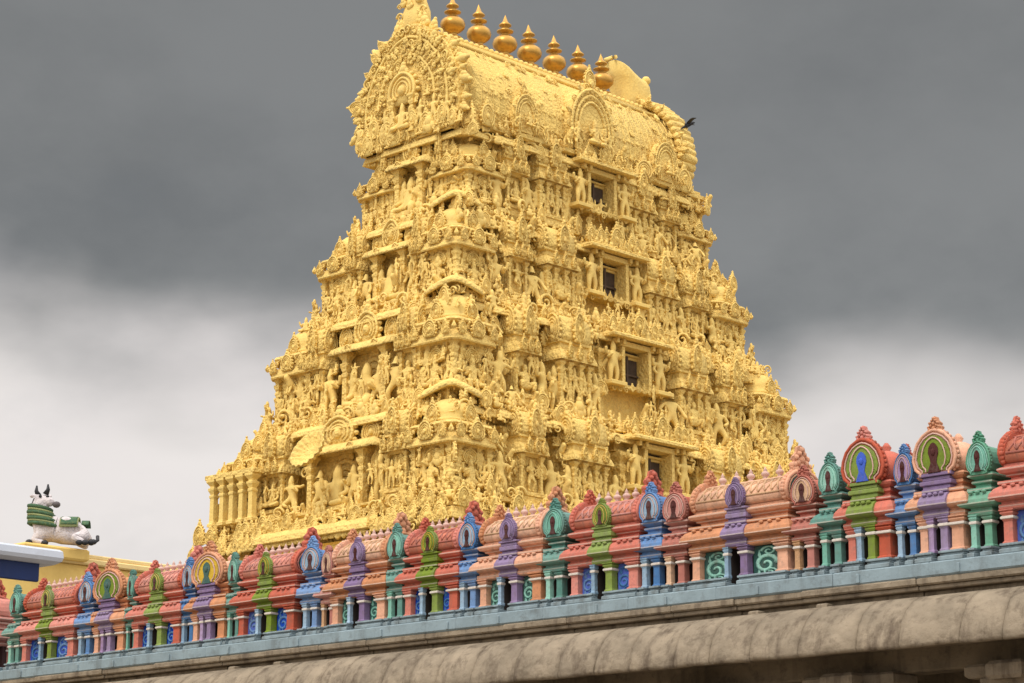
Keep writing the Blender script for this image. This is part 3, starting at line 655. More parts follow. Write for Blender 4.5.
for k in range(34):
    t = -RL+.4+k*.36
    M = F_long(t, RWd+.22, ZR+.2) @ RZ(rnd.uniform(-.4, .4)); q = rnd.random()
    if abs(t) < 1.2 and rnd.random() < .5: continue
    b.add(SIT[rnd.randrange(3)] if q < .4 else (NAS[rnd.randrange(3)] if q < .7 else (LEAF if q < .85 else FIG[rnd.randrange(6)])), M @ SC(rnd.uniform(.55, .85)))
for k in range(16):
    t = -RWd+.2+k*.35; b.add(SIT[k % 3] if k % 2 else NAS[k % 3], F_short(t, RL+.75, ZR+.1) @ SC(rnd.uniform(.55, .8)))
tag(b.build('small_carvings', M_yel_fig, roof), kind='stuff')
# seven gilded pots
FP = [(.36, -.4), (.34, -.1), (.24, -.02), (.30, 0), (.34, .06), (.2, .1), (.16, .22), (.3, .3), (.44, .45), (.47, .60), (.42, .75), (.26, .88), (.13, .94), (.15, 1.0), (.3, 1.05), (.32, 1.1), (.14, 1.16), (.12, 1.24), (.23, 1.3), (.24, 1.35), (.12, 1.46), (.03, 1.7), (.0, 1.78)]
pot = None
for k in range(7):
    if pot is None:
        b = MB(); b.lathe(FP, 20); pot = b.build('finial', M_gold, roof); o = pot
    else:
        o = pot.copy(); COL.objects.link(o)
    o.location = (-5.02+1.466*k, 0, 34.30); o.scale = (1.08+rnd.uniform(-.03, .03),)*2 + (1.05+rnd.uniform(-.03, .03),); o.rotation_euler = (rnd.uniform(-.03, .03), rnd.uniform(-.03, .03), rnd.uniform(0, 6))

# ------------------------------------------------------------------ the painted parapet: miniature shrines along the roof edge
WR = -math.radians(43.75)
P0 = Vector((4.40035, 35.87391, 6.5)); DX = Vector((math.cos(WR), math.sin(WR), 0)); DY = Vector((-math.sin(WR), math.cos(WR), 0))
def wl(x, y, z): return tuple(P0 + DX*x + DY*y + Vector((0, 0, z)))
GRP = 'painted miniature shrines along the parapet'
def pillar(root, x, y, col, r=.08, h=.49, z=.12, band=True):
    b = MB(); M = T(x, y, z)
    b.sqlathe([(r*1.12, 0), (r*1.12, .03), (r*.9, .05), (r*.86, .32), (r*1.05, .345), (r*1.05, .36)], M)
    b.sqlathe([(r*.9, .395), (r*1.0, .41), (r*1.3, .435), (r*1.32, .45), (r*1.1, .46), (r*1.45, .475), (r*1.45, h)], M)
    o = b.build('pillar', paint(col), root)
    if band: c = MB(); c.sqlathe([(r*1.18, .356), (r*1.28, .365), (r*1.28, .39), (r*1.1, .4)], M); c.build('capital_band', M_white, o)
    return o
def kapota(b, x0, x1, y0, y1, k=1., z=0.):
    def rg(d, zz): return rect(x0-d*k, x1+d*k, y0-d, y1+d, zz+z)
    b.add(rings([rg(.0, .60), rg(.02, .62), rg(.02, .68), rg(-.01, .69), rg(-.01, .72), rg(.10, .74), rg(.13, .765), rg(.12, .83), rg(.07, .90), rg(.0, .945), rg(-.02, .95), rg(.02, .965), rg(.02, 1.01), rg(-.03, 1.015)]))
def knobs(b, x0, x1, y, n, z=.93, r=.035):
    for k in range(n): b.ball((x0+(x1-x0)*(k+.5)/n, y, z), r, sz=(1.3, 1, .8))
def gable(root, M, wd, h, cols, name='gable', thick=.12, crest=1.):
    """painted horseshoe: cols = body, rim, field, heart"""
    o = horseshoe(wd, h, 3); b = MB(); b.prism(o, -thick, 0, M); b.tube([(x, -thick, z) for x, z in scaled(o, .97, .44*h)], .035*wd, 6, M)
    for x, z in scaled(horseshoe(wd, h, 2), 1.0, .42*h)[3:-3]: b.ball((x, -thick*.55, z), .036*wd, M, sz=(1, 1.3, 1.2))
    g0 = b.build(name, paint(cols[0]), root)
    b = MB(); b.tube([(x, -thick-.012, z) for x, z in scaled(o, .83, .44*h)], .017*wd, 5, M); b.tube([(x*.55, -thick-.03, .10*h+z*.72) for x, z in o], .016*wd, 5, M); b.build('rim', paint(cols[1]) if cols[1] != 'cream' else material('blush_paint', (.56, .36, .30), .6, .1), g0)
    b = MB(); b.prism(scaled(o, .76, .44*h), -thick-.02, -thick+.03, M)
    for q in (-1, 1):
        b.add(SCROLL, M @ T(q*.28*wd, -thick-.02, .24*h) @ SC(.12*wd*q, .12*wd, .15*wd)); b.add(SCROLL, M @ T(q*.26*wd, -thick-.02, .52*h) @ SC(-.09*wd*q, .1*wd, .12*wd))
    b.build('field', paint(cols[2]), g0)
    kh = [(.20, .06), (.15, .16), (.09, .28), (.12, .40), (.16, .50), (.14, .62), (.07, .70), (0, .73)]; kh = kh + [(-x, z) for x, z in reversed(kh[:-1])]
    b = MB(); b.prism([(x*.72*wd, z*h*.94+.02*h) for x, z in kh], -thick-.035, -thick-.01, M); b.ball((0, -thick-.035, .5*h), .055*wd, M, sz=(1, .5, 1.3)); b.build('heart', paint(cols[3]), g0)
    if crest:
        b = MB(); c = crest*wd
        b.prism([(x*c, h-.1*c+z*c) for x, z in ((.2, 0), (.24, .12), (.17, .2), (.2, .3), (.12, .38), (.1, .46), (0, .5), (-.1, .46), (-.12, .38), (-.2, .3), (-.17, .2), (-.24, .12), (-.2, 0))], -thick*.65, -thick*.3, M)
        for x, z, r in ((0, .06, .09), (-.16, .03, .075), (.16, .03, .075), (-.11, .14, .06), (.11, .14, .06), (0, .2, .075), (-.14, .22, .05), (.14, .22, .05), (-.06, .29, .045), (.06, .29, .045), (0, .36, .05), (-.19, .1, .05), (.19, .1, .05)): b.ball((x*c, -thick*.48, h-.04*c+z*c), r*c, M, sz=(1, max(.8, .75*thick/(r*c)), 1.15), n=6)
        b.build('crest', paint(cols[0]), g0)
    return g0
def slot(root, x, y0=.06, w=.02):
    """near-black strip painting in the shade of the narrow slot, through the foot"""
    b = MB(); b.box(x-w, x, y0, .40, -.015, .60); b.build('slot_shade', M_dark, root)  # shade of the slot, put in as a dark strip
def plinth(root, xs, y1=.7):
    """grey-blue foot, split where a slot runs through"""
    for x0, x1, f in xs:
        b = MB(); b.box(x0, x1, f-.11, y1, -.02, .05); b.box(x0+.012, x1-.012, f-.06, y1-.01, .05, .09); b.box(x0+.005, x1-.005, f-.095, y1, .09, .125); b.build('plinth', M_slab, root)
def unit(name, x, label, group=GRP):
    return tag(empty(name, wl(x, rnd.uniform(-.015, .015), 0), WR+rnd.uniform(-.012, .012)), label, 'miniature shrine', group)
def sala_unit(x0, x1, main, mid, panel, scroll, gin, label, dz=0., npot=5, roofv=0):
    W_ = x1-x0; root = unit('oblong_shrine', x0, label); root.scale.z = 1+dz+rnd.uniform(-.012, .012)
    m = .47*W_; sl = .14                                     # slot half width
    plinth(root, [(0, m-sl, 0), (m+sl*.6, W_, 0)])
    b = MB(); b.box(.03, W_-.03, .36, .95, -.01, .62); b.build('core', material('recess_shade_paint', (.045, .02, .018), .85, .2), root)  # near-black core carries the shade of the slots and gaps in its colour
    pillar(root, .10, .09, main, .085); pillar(root, W_-.13, .11, main, .115)
    pillar(root, W_-.13, .6, main, .10); 
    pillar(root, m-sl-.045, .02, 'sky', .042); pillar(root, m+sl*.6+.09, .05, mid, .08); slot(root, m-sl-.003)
    for a, c in ((.18, m-sl-.085), (m+sl*.6+.17, W_-.25)):
        b = MB(); b.box(a, c, .13, .19, .09, .60); p = b.build('panel', paint(panel), root)
        cx, wd = (a+c)/2, c-a; b = MB(); s_ = min(wd*.8, .34)
        b.add(SCROLL, T(cx-.02, .125, .29) @ SC(wd*.85, .2, s_*.95)); b.add(SCROLL, T(cx+.04, .125, .50) @ SC(-wd*.55, .2, s_*.45)); b.add(SCROLL, T(cx+.05, .125, .165) @ SC(wd*.5, .2, s_*.36)); b.add(LEAF, T(cx-wd*.28, .128, .42) @ SC(.07, .05, .1)); b.add(LEAF, T(cx+wd*.3, .128, .30) @ SC(.06, .05, .1)); b.add(LEAF, T(cx-wd*.3, .128, .14) @ SC(.06, .05, .09))
        b.build('scrollwork', paint(scroll), p)
    b = MB(); kapota(b, 0, W_, .0, .9); knobs(b, .05, W_*.28, -.075, 3); knobs(b, W_*.72, W_-.05, -.075, 3); edge_line(b.build('entablature', paint(main), root), main, 0, W_, 0, .85, ((.652, .018), (.775, .128), (.985, .018)))
    b = MB(); kapota(b, m-.17, m+.25, -.03, .5, .2, z=.004); knobs(b, m-.15, m+.23, -.105, 3); edge_line(b.build('middle_entablature', paint(mid), root), mid, m-.17, m+.25, -.03, .3, ((.656, .018), (.779, .128), (.989, .018)), .2)
    # neck and roof base
    b = MB()
    def rg(d, zz, e=0): return rect(.06-d, W_-.06+d, .10-d, .92+d, zz)
    b.add(rings([rg(-.05, 1.005), rg(-.05, 1.07), rg(.0, 1.09), rg(.0, 1.11), rg(.07, 1.13), rg(.10, 1.17), rg(.09, 1.20), rg(.02, 1.23), rg(.02, 1.26), rg(-.04, 1.27)])); edge_line(b.build('neck', paint(main), root), main, .06, W_-.06, .10, .8, ((1.10, 0), (1.185, .095)))
    sec = [(.10, 1.265), (.03, 1.30), (.015, 1.37), (.035, 1.47), (.11, 1.575), (.27, 1.655), (.47, 1.685), (.67, 1.655), (.80, 1.575), (.88, 1.45), (.88, 1.265)]
    b = MB(); b.add(rings([[(x, y, z) for y, z in sec] for x in (.1, W_-.12)][::-1]) + (True,)); b.box(.1, W_-.12, .36, .58, 1.65, 1.71)
    rf = b.build('roof', paint('coral_lit' if main == 'coral' else 'orange_lit'), root)  # roof lighter than its walls: light from above put into the colour
    b = MB()
    if roofv == 0:
        nn = max(5, int(W_/.16))
        for k in range(nn):
            xa = .16+(W_-.34)*k/nn; xb = .16+(W_-.34)*(k+1)/nn
            xm = (xa+xb)/2
            for p, q in ((xa, xb), (xb, xa)): b.tube([(p, .028, 1.435), (p*.75+q*.25, .04, 1.485), (p*.45+q*.55, .11, 1.58), (p*.2+q*.8, .19, 1.62), (q, .27, 1.66)], .017, 4)
    else:
        for k in range(int(W_/.1)): b.tube([(.16+k*.1, .015, 1.37), (.16+k*.1, .035, 1.47), (.16+k*.1, .11, 1.575), (.16+k*.1, .27, 1.655)], .016, 4)
    b.tube([(.12, .02, 1.405), (W_-.14, .02, 1.405)], .02, 5); b.tube([(.12, .275, 1.66), (W_-.14, .275, 1.66)], .018, 5); b.build('roof_net', paint('pink' if main == 'coral' else 'tan'), rf)
    for k in range(npot):
        b = MB(); b.lathe([(.05, 0), (.055, .02), (.03, .04), (.06, .07), (.07, .10), (.05, .13), (.025, .145), (.035, .16), (.012, .2), (0, .23)], 8, T(.2+(W_-.52)*(k+.5)/npot, .44, 1.70)); b.build('finial', material('blush_paint', (.56, .36, .30), .6, .1), root)
    gable(root, T(W_-.14, .48, 1.20) @ RZ(PI/2), 1.0, .58, (main, 'tan' if main == 'orange' else 'pink', gin, 'bottle'))
    gable(root, T(.10, .48, 1.20) @ RZ(-PI/2), .95, .58, (main, 'tan' if main == 'orange' else 'pink', gin, 'bottle'), 'gable', .09, .62)
    b = MB(); b.box(m-.14, m+.22, -.0, .4, 1.005, 1.06); b.box(m-.17, m+.25, -.04, .4, 1.06, 1.14); b.box(m-.15, m+.23, -.02, .4, 1.14, 1.2); b.box(m-.18, m+.26, -.05, .3, 1.2, 1.235); b.build('dormer_base', paint(mid), root)
    gable(root, T(m+.04, .03, 1.235), .37, .40, (mid, 'lilac' if mid == 'purple' else 'yellow', mid, 'maroon'), 'dormer', .09, .6)
    return root
def panjara_unit(x0, x1, main, light, label, hgt=1., gc=None):
    W_ = x1-x0; root = unit('narrow_shrine', x0, label); root.scale.z = hgt+rnd.uniform(-.012, .012)
    m = W_*.42; sl = .052
    plinth(root, [(0, m-sl, .02), (m+sl, W_, .02)], .6)
    b = MB(); b.box(.03, W_-.02, .34, .8, -.01, .62); b.build('core', material('recess_shade_paint', (.045, .02, .018), .85, .2), root)  # core darkened in colour for the shade behind the pillars
    r = min(.075, W_*.17)
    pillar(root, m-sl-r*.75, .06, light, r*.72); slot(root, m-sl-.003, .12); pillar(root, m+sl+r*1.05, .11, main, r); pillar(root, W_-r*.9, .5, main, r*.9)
    b = MB(); kapota(b, .02, W_-.02, .02, .7, z=-.01); knobs(b, .04, W_-.04, -.06, 3); edge_line(b.build('entablature', paint(main), root), main, .02, W_-.02, .02, .6, ((.642, .018), (.765, .128), (.975, .018)))
    b = MB(); c = W_/2
    def rg(d, zz): return rect(c-W_*.36-d, c+W_*.36+d, .10-d, .6+d, zz)
    b.add(rings([rg(-.02, 1.0), rg(-.02, 1.06), rg(.02, 1.08), rg(.02, 1.12), rg(-.02, 1.13), rg(.05, 1.17), rg(.07, 1.2), rg(.02, 1.235), rg(.0, 1.24)])); edge_line(b.build('neck', paint(main), root), main, c-W_*.36, c+W_*.36, .1, .5, ((1.10, .02), (1.19, .065)))
    # barrel roof running back from the gable
    o = horseshoe(W_*.86, .46); b = MB(); b.prism(o, .1, .85, T(c, 0, 1.2)); b.build('roof', paint('coral' if main in ('pink',) else main), root)
    gable(root, T(c, .10, 1.2), W_*.98, .50, (main, 'cream' if main in ('blue', 'pink') else 'mint', gc or light, 'maroon'), 'gable', .10, .95)
    return root
def kuta_unit(x0, x1, main, mid, fld, heart, label, hgt=1.):
    W_ = x1-x0; root = unit('square_shrine', x0, label); root.scale.z = hgt+rnd.uniform(-.012, .012)
    m = W_*.42; sl = .055
    plinth(root, [(0, m-sl, 0), (m+sl, W_, 0)])
    b = MB(); b.box(.03, W_-.03, .36, .95, -.01, .62); b.build('core', material('recess_shade_paint', (.045, .02, .018), .85, .2), root)  # same near-black core, shade put into its colour
    pillar(root, .10, .09, main, .075); pillar(root, W_-.14, .11, main, .115); pillar(root, W_-.14, .62, main, .1)
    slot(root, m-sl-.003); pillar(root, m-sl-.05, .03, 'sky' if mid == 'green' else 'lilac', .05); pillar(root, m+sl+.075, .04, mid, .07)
    b = MB(); kapota(b, 0, W_, 0, .9); knobs(b, .0, W_*.2, -.075, 2); edge_line(b.build('entablature', paint(main), root), main, 0, W_, 0, .85, ((.652, .018), (.775, .128), (.985, .018)))
    b = MB(); kapota(b, m-.2, m+.24, -.04, .4, .2, z=.004); knobs(b, m-.18, m+.22, -.115, 4); edge_line(b.build('middle_entablature', paint(mid), root), mid, m-.2, m+.24, -.04, .3, ((.656, .018), (.779, .128), (.989, .018)), .2)
    b = MB(); c = W_*.5
    def rg(d, zz): return rect(.08-d, W_-.08+d, .12-d, .9+d, zz)
    b.add(rings([rg(-.03, 1.005), rg(-.03, 1.08), rg(.01, 1.1), rg(.01, 1.14), rg(-.02, 1.15), rg(.06, 1.19), rg(.08, 1.22), rg(.03, 1.255), rg(.0, 1.26)])); b.build('neck', paint(main), root)
    b = MB(); b.box(m-.22, m+.26, -.0, .3, 1.01, 1.075); b.box(m-.26, m+.30, -.03, .3, 1.075, 1.14); b.box(m-.22, m+.26, -.005, .3, 1.14, 1.2); b.box(m-.27, m+.31, -.04, .2, 1.2, 1.25); b.build('gable_base', paint(mid), root)
    b = MB(); b.lathe([(.40, 0), (.46, .05), (.47, .16), (.42, .30), (.30, .42), (.15, .48), (.06, .50), (.09, .55), (.03, .62)], 16, T(c+.04, .52, 1.25) @ SC(W_*1.0, .95, 1)); b.build('dome', paint(main), root)
    gable(root, T(c-.05, .12, 1.2), W_*.92, .68, (main, 'cream', fld, heart), 'gable', .14, .62)
    gable(root, T(W_-.06, .52, 1.2) @ RZ(PI/2), .6, .5, (main, 'tan', fld, 'bottle'), 'side_gable', .08, .5)
    return root
SA = 'barrel-roofed miniature shrine'
def cs(a, b, lab, **k): sala_unit(a, b, 'coral', 'green', 'cobalt', 'blue', 'bottle', lab, **k)
def osl(a, b, lab, **k): sala_unit(a, b, 'orange', 'purple', 'bottle', 'mint', 'bottle', lab, **k)
osl(-26.3, -24.7, 'orange barrel-roofed miniature shrine beyond the blue-edged canopy, farthest of the orange oblong ones')
panjara_unit(-24.6, -24.25, 'blue', 'sky', 'narrow blue miniature shrine at the far left end of the parapet')
cs(-24.15, -22.6, 'coral barrel-roofed miniature shrine at the far left end, behind the blue-edged canopy')
panjara_unit(-22.5, -22.1, 'pink', 'tan', 'narrow pink miniature shrine under the blue-edged canopy at the far left')
panjara_unit(-21.42, -21.0, 'teal', 'mint', 'narrow teal miniature shrine just below the blue-edged canopy')
cs(-20.92, -18.98, 'coral barrel-roofed miniature shrine in front of the white bull, leftmost complete one', npot=7)
panjara_unit(-18.86, -18.38, 'blue', 'sky', 'narrow blue miniature shrine overlapping the leftmost coral roof, below the white bull', 1.02)
kuta_unit(-18.33, -17.25, 'orange', 'purple', 'green', 'bottle', 'square orange miniature shrine with purple middle, leftmost of its kind')
panjara_unit(-17.2, -16.95, 'teal', 'mint', 'slim teal miniature shrine beside the leftmost square orange one')
cs(-16.93, -15.37, 'coral barrel-roofed miniature shrine left of the tower foot, second coral one from the left')
panjara_unit(-15.38, -15.0, 'blue', 'sky', 'narrow blue miniature shrine left of the tower foot, before the second coral roof', 1.02)
kuta_unit(-15.02, -13.95, 'orange', 'purple', 'yellow', 'bottle', 'square orange miniature shrine with a purple middle under the left foot of the yellow tower')
panjara_unit(-13.92, -13.60, 'teal', 'mint', 'slim teal miniature shrine under the left foot of the yellow tower')
cs(-13.56, -11.85, 'coral barrel-roofed miniature shrine below the short face of the tower, third from the left', npot=6)
panjara_unit(-11.72, -11.15, 'blue', 'sky', 'widest of the narrow blue miniature shrines, at the third coral roof')
panjara_unit(-11.12, -10.82, 'pink', 'tan', 'slim pink miniature shrine between the widest blue one and an orange barrel roof', .93)
osl(-10.83, -9.34, 'orange barrel-roofed miniature shrine with purple dormer, leftmost of the three in clear view')
panjara_unit(-9.30, -8.88, 'teal', 'mint', 'narrow teal miniature shrine in front of the leftmost orange barrel roof', 1.02)
cs(-8.84, -7.42, 'coral barrel-roofed miniature shrine with green dormer below the near corner of the tower', dz=.0)
panjara_unit(-7.42, -6.97, 'blue', 'sky', 'narrow blue miniature shrine below the near corner of the tower')
osl(-6.92, -5.38, 'orange barrel-roofed miniature shrine with purple dormer, middle one of the three in clear view')
panjara_unit(-5.34, -4.84, 'teal', 'mint', 'teal miniature shrine in front of the middle orange barrel roof', 1.0)
cs(-4.72, -3.16, 'coral barrel-roofed miniature shrine with green dormer, just left of the lowest tower window', dz=.015)
panjara_unit(-3.15, -2.68, 'blue', 'sky', 'narrow blue miniature shrine directly below the lowest tower window')
panjara_unit(-2.63, -2.13, 'pink', 'tan', 'narrow pink miniature shrine right of the lowest tower window, left of the largest orange', .97, 'pink')
osl(-2.06, -.06, 'largest orange barrel-roofed miniature shrine, with purple dormer, at the right foot of the tower')
panjara_unit(0.0, .47, 'pink', 'tan', 'narrow pink miniature shrine at the right foot of the tower, beside a teal one', .95, 'tan')
panjara_unit(.54, .95, 'teal', 'mint', 'narrow teal miniature shrine against the sky, right of the tower', 1.03, 'mint')
kuta_unit(1.03, 1.88, 'coral', 'green', 'green', 'cobalt', 'square coral miniature shrine with green middle and blue-hearted gable against the sky', 1.07)
panjara_unit(1.95, 2.30, 'blue', 'sky', 'narrow blue miniature shrine between the square coral and square orange ones', 1.02, 'lilac')
kuta_unit(2.34, 3.18, 'orange', 'purple', 'green', 'maroon', 'square orange miniature shrine with purple middle against the sky', 1.07)
panjara_unit(3.24, 3.66, 'jade', 'mint', 'narrow bright green miniature shrine near the right edge', 1.02, 'mint')
cs(3.80, 5.5, 'coral barrel-roofed miniature shrine cut off by the right edge of the view', dz=.05)
panjara_unit(5.6, 6.0, 'blue', 'sky', 'narrow blue miniature shrine beyond the right edge')

# ------------------------------------------------------------------ the pillared hall that carries the parapet
hall = tag(empty('pillared_hall', wl(0, 0, -6.5), WR), 'weathered stone pillared hall with a curved eave and blue-grey roof edge', 'hall')
X0, X1, ZS = -31., 9., 6.48
b = MB(); x = X0
while x < X1:
    x2 = x+rnd.uniform(1.6, 2.6); b.box(x, x2-.004, -.135+rnd.uniform(-.005, .005), 6, ZS-.215, ZS, bev=.02); x = x2
b.box(X0, X1, -.115, 6, ZS-.225, ZS-.02)
b.build('roof_slab', M_slab, hall)
for k in range(22):
    b = MB(); xx = X0+1+k*1.85+rnd.uniform(-.4, .4); b.box(xx, xx+.05, -.16, -.1, ZS-.2, ZS-.06); b.build('drain_spout', M_slab, hall)
b = MB(); x = X0
while x < X1:
    x2 = x+rnd.uniform(1.2, 2.4); d = rnd.uniform(-.02, .02); b.box(x, x2-.01, -.125+d, 3, ZS-.33, ZS-.217, bev=.025); b.box(x, x2-.012, -.06+d, 3, ZS-.40, ZS-.33, bev=.02); b.box(x, x2-.015, .08+d, 3, ZS-.52, ZS-.40, bev=.02)
    if rnd.random() < .55: b.box(x+.3, x+.5, -.16, .1, ZS-.62, ZS-.45, bev=.02)
    x = x2
b.build('stone_course', M_stone, hall)
# curved eave laid in separate stones
prof = [(.6, 5.98), (-.12, 5.98), (-.22, 5.96), (-.40, 5.88), (-.58, 5.74), (-.71, 5.56), (-.79, 5.36), (-.82, 5.22), (-.80, 5.17), (-.74, 5.16), (-.68, 5.25), (-.5, 5.42), (-.25, 5.5), (.6, 5.5)]
b = MB(); x = X0
while x < X1:
    x2 = x+rnd.uniform(.62, 1.15); R = []; n = 9; ph = rnd.random()*6
    dd = rnd.uniform(-.012, .012)
    for k in range(n):
        t = k/(n-1); xx = x+.006+(x2-x-.012)*t; e = -.018 if k in (0, n-1) else .006*math.sin(t*PI)
        R.append([(xx + .05*(5.98-z)*0, y-(e+dd)*(1 if y < -.15 else 0) + .008*math.sin(xx*9+z*7), z+.006*math.sin(xx*4.3+ph)*(1 if y < -.6 else .2)) for y, z in prof])
    b.add(rings(R[::-1]) + (True,)); x = x2
b.build('eave', M_stone, hall)
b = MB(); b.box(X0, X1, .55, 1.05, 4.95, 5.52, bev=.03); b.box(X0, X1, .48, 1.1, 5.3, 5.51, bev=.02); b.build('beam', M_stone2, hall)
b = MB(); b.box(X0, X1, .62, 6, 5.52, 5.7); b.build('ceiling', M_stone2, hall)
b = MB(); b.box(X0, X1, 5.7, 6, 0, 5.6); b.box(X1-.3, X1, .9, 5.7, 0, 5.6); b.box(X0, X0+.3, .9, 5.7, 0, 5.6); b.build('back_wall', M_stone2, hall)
b = MB(); b.box(X0-.3, X1+.3, -.4, 6.2, 0, .8, bev=.05); b.build('floor_plinth', M_stone, hall)
def hall_pillar():
    b = MB()
    b.sqlathe([(.36, .78), (.36, 1.4), (.28, 1.5), (.26, 2.4), (.34, 2.5), (.34, 3.1), (.27, 3.2), (.26, 4.0), (.36, 4.1), (.36, 4.5), (.3, 4.55), (.42, 4.7), (.42, 4.78)])
    b.box(-.85, .85, -.32, .32, 4.76, 4.96, bev=.04); b.box(-.6, .6, -.3, .3, 4.62, 4.77, bev=.05)
    b.box(-.3, .3, -.62, .3, 4.7, 4.965, bev=.06); b.add(LION, T(0, -.36, 4.05) @ SC(.7))
    return b
pm = None
for k in range(13):
    if pm is None: pm = hall_pillar().build('pillar', M_stone, hall); o = pm
    else: o = pm.copy(); COL.objects.link(o)
    o.location = (.8+2.95*(k-10), .55, 0)

# ------------------------------------------------------------------ yellow wall with the bull behind the parapet, left
u = Vector((math.cos(TR), math.sin(TR), 0)); v = Vector((-math.sin(TR), math.cos(TR), 0))
QW = Vector((-12.14, 60, 0))
yw = tag(empty('boundary_wall', tuple(QW), TR), 'plain yellow wall behind the left end of the parapet, carrying a reclining bull', 'wall')
b = MB(); b.box(-30, 30, .0, .8, 0, 10.25, bev=.03); b.build('wall_body', material('yellow_limewash', (.74, .50, .155), .85, .1, (.5, .27, .05), .4, .8, .2, 8, 0, 4, .3), yw)
b = MB(); b.box(-30, 30, -.12, .92, 10.25, 10.42, bev=.04); b.box(-30, 30, -.05, .85, 10.42, 10.54, bev=.05); b.build('coping', material('yellow_limewash_pale', (.76, .56, .25), .85, .1, (.5, .27, .05), .3, .8), yw)
ped = MB(); ped.box(-1.0, 1.05, -.3, 1.1, 10.3, 10.62, bev=.05); ped.build('pedestal', MATS['yellow_limewash'], yw)
bull = tag(empty('bull_statue', tuple(QW + Vector((.32, .4, 10.66))), math.radians(4)), 'white painted statue of a reclining bull with green garlands on the yellow wall', 'statue')
J = [(.55, 0, .36, (.30, .33)), (.25, 0, .40, (.33, .36)), (-.1, 0, .44, (.34, .37)), (-.42, 0, .50, (.31, .36)), (-.60, 0, .78, (.27, .29)), (-.66, -.03, 1.05, (.235, .235)), (-.64, -.06, 1.27, (.20, .20)), (-.47, -.12, 1.21, (.15, .15)), (-.30, -.17, 1.13, (.11, .11)),
     (-.22, 0, .80, .12),
     (-.62, -.26, .24, .13), (-.78, -.32, .12, .10), (-.45, -.38, .06, .075), (-.62, .26, .24, .13), (-.82, .3, .12, .1), (-.5, .36, .06, .075),
     (.5, -.3, .26, .17), (.22, -.42, .2, .12), (.52, -.46, .07, .075), (.5, .3, .26, .17), (.22, .42, .2, .12), (.52, .46, .07, .075),
     (-.76, -.14, 1.34, .06), (-.90, -.2, 1.33, .035), (-.50, .12, 1.36, .06), (-.42, .2, 1.42, .035)]
bull.scale = (1.07, 1.07, 1.0)
t = skin(J, [(0, 1), (1, 2), (2, 3), (3, 4), (4, 5), (5, 6), (6, 7), (7, 8), (2, 9), (3, 10), (10, 11), (11, 12), (3, 13), (13, 14), (14, 15), (0, 16), (16, 17), (17, 18), (0, 19), (19, 20), (20, 21), (6, 22), (22, 23), (6, 24), (24, 25)], 2, 2)
M_bull = material('white_bull_paint', (.60, .54, .54), .75, .14, (.2, .17, .17), .7, 4, .3, 14, .2, 8, .4)
b = MB(); b.add(t); b.build('body', M_bull, bull)
M_blk = material('black_paint', (.025, .025, .028), .5, .2); M_cloth = material('green_cloth', (.05, .105, .055), .8, .25, (.35, .33, .10), .5, 7); M_yl = material('garland_yellow', (.24, .26, .11), .7, .2)
for q in (-1, 1):
    b = MB(); b.tube([(-.62+.10*q, -.02-.1*q, 1.40), (-.62+.16*q, -.04-.12*q, 1.52), (-.62+.15*q, -.05-.1*q, 1.66)], lambda t_: .08-.06*t_, 7); b.build('horn', M_blk, bull)
b = MB(); b.ball((-.235, -.19, 1.11), .10, sz=(1, .9, .9)); b.build('muzzle', material('grey_muzzle', (.10, .085, .085), .6, .2), bull)
b = MB(); b.ball((-.64, -.215, 1.33), .042); b.ball((-.46, -.20, 1.32), .042); b.build('eyes', M_blk, bull)
for k, (x, z, r, c) in enumerate(((-.655, 1.04, .275, 1), (-.64, .96, .295, 0), (-.62, .88, .315, 1), (-.6, .80, .335, 0), (-.57, .72, .355, 1), (-.55, .65, .37, 0), (-.53, .58, .38, 1))):
    b = MB(); b.tube([(x+r*math.cos(a)*1.0, r*math.sin(a)*.98, z-.06*math.cos(a)) for a in [2*PI*i/24 for i in range(24)]], .055 if c else .036, 6, closed=True); b.build('garland', M_cloth if c else M_yl, bull)
def drape(x0, x1, rad, z0, spread, mat, name, wid=0.):
    R = []
    for i in range(9):
        tt = i/8; x = x0+(x1-x0)*tt; ring = []
        for k in range(13):
            a = -spread+2*spread*k/12; rr = rad+.0*tt
            ring.append((x, rr*math.sin(a), z0+rr*math.cos(a)))
        R.append(ring)
    vv = [p for r in R for p in r]+[(p[0], p[1]*.94, z0+(p[2]-z0)*.94) for r in R for p in r]; ff = []; m_ = 9*13
    for i in range(8):
        for k in range(12): a_ = i*13+k; ff += [(a_, a_+1, a_+14, a_+13), (a_+m_, a_+13+m_, a_+14+m_, a_+1+m_)]
    edge_ = [k for k in range(13)]+[13*i+12 for i in range(1, 9)]+[8*13+k for k in range(11, -1, -1)]+[13*i for i in range(7, 0, -1)]
    for i in range(len(edge_)): a_, b_ = edge_[i], edge_[(i+1) % len(edge_)]; ff.append((b_, a_, a_+m_, b_+m_))
    q = MB(); q.add((vv, ff, True)); return q.build(name, mat, bull)
drape(-.10, .30, .40, .42, 1.2, M_cloth, 'saddle_cloth'); drape(-.13, .33, .385, .42, 1.38, M_yl, 'cloth_fringe'); drape(.40, .58, .335, .385, 1.0, M_cloth, 'rump_cloth')
b = MB(); b.tube([(.80, -.16, .28), (.82, -.26, .16), (.74, -.36, .08)], .045, 6); b.ball((.68, -.40, .08), .09); b.build('tail', M_blk, bull)
b = MB()
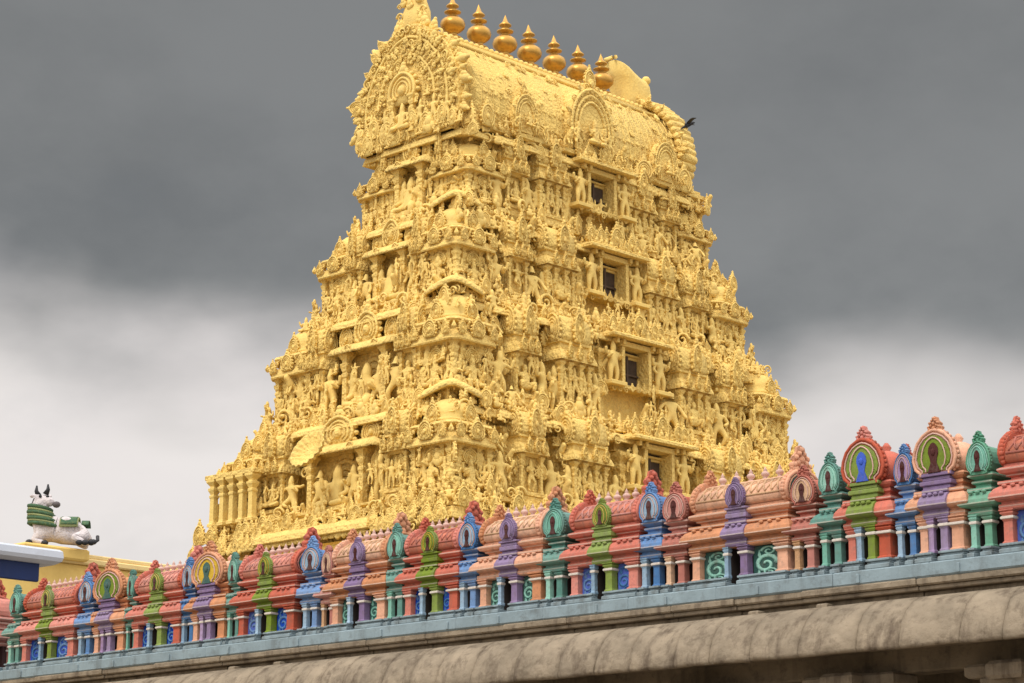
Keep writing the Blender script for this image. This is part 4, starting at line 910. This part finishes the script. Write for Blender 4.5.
for x, y, z in ((-.45, -.42, .05), (.54, -.49, .06), (.40, -.50, .06), (.72, -.34, .10), (-.84, -.34, .08)): b.ball((x, y, z), .085, sz=(1.1, .9, .9))
b.build('hooves', M_blk, bull)

# ------------------------------------------------------------------ canopy at the lower left
CW = Vector((-4.94, 25.2, .09)); can = tag(empty('entrance_canopy', tuple(CW), TR), 'pale flat canopy roof with a dark blue band below its edge, at the lower left', 'canopy')
b = MB()
b.add(rings([rect(-7+d, 0-d*.5, 0+d, 5, z) for d, z in ((.10, 5.10), (.02, 5.13), (0, 5.17), (.01, 5.24), (.05, 5.265), (.12, 5.275))])); b.build('roof_sheet', material('pale_grey_paint', (.50, .53, .60), .5, .08, (.3, .3, .32), .4, 2), can)
b = MB(); b.box(-6.7, -.22, .14, .19, 4.90, 5.12, bev=.01); b.box(-6.7, -.55, .40, 4.6, 5.0, 5.1, bev=.01); b.build('blue_fascia', material('navy_paint', (.008, .022, .095), .45, .15, (.05, .06, .1), .3, 2), can)
b = MB()
for x in (-6.4, -4.6):
    for y in (.6, 4.2): b.lathe([(.09, 0), (.09, .1), (.05, .12), (.05, 5.0)], 10, T(x, y, -.09))
b.build('posts', material('steel_paint', (.35, .37, .4), .5, .1), can)

# ------------------------------------------------------------------ a dark bird clinging to the end of the roof
bird = tag(empty('bird', (0, 0, 0)), 'dark bird at the upper right end of the tower roof', 'bird')
bp = Vector(GOP) + u*5.75 + v*(-3.0) + Vector((0, 0, 32.75)); bird.location = tuple(bp)
t = skin([(-.02, 0, 0, .10), (.1, 0, .06, .085), (.2, 0, .10, .06), (.28, 0, .10, .02), (-.16, 0, -.08, .06), (-.32, 0, -.18, .025)], [(0, 1), (1, 2), (2, 3), (0, 4), (4, 5)], 0, 1)
b = MB(); b.add(t); b.build('body', M_blk, bird)
for q in (-1, 1):
    b = MB(); b.add(rings([[(x, q*y, z), (x+.16, q*y, z-.01), (x+.16, q*y, z+.015), (x, q*y, z+.02)] for x, y, z in ((-.1, .05, .04), (-.02, .2, .1), (.06, .34, .14), (.14, .44, .15))])); b.build('wing', M_blk, bird)
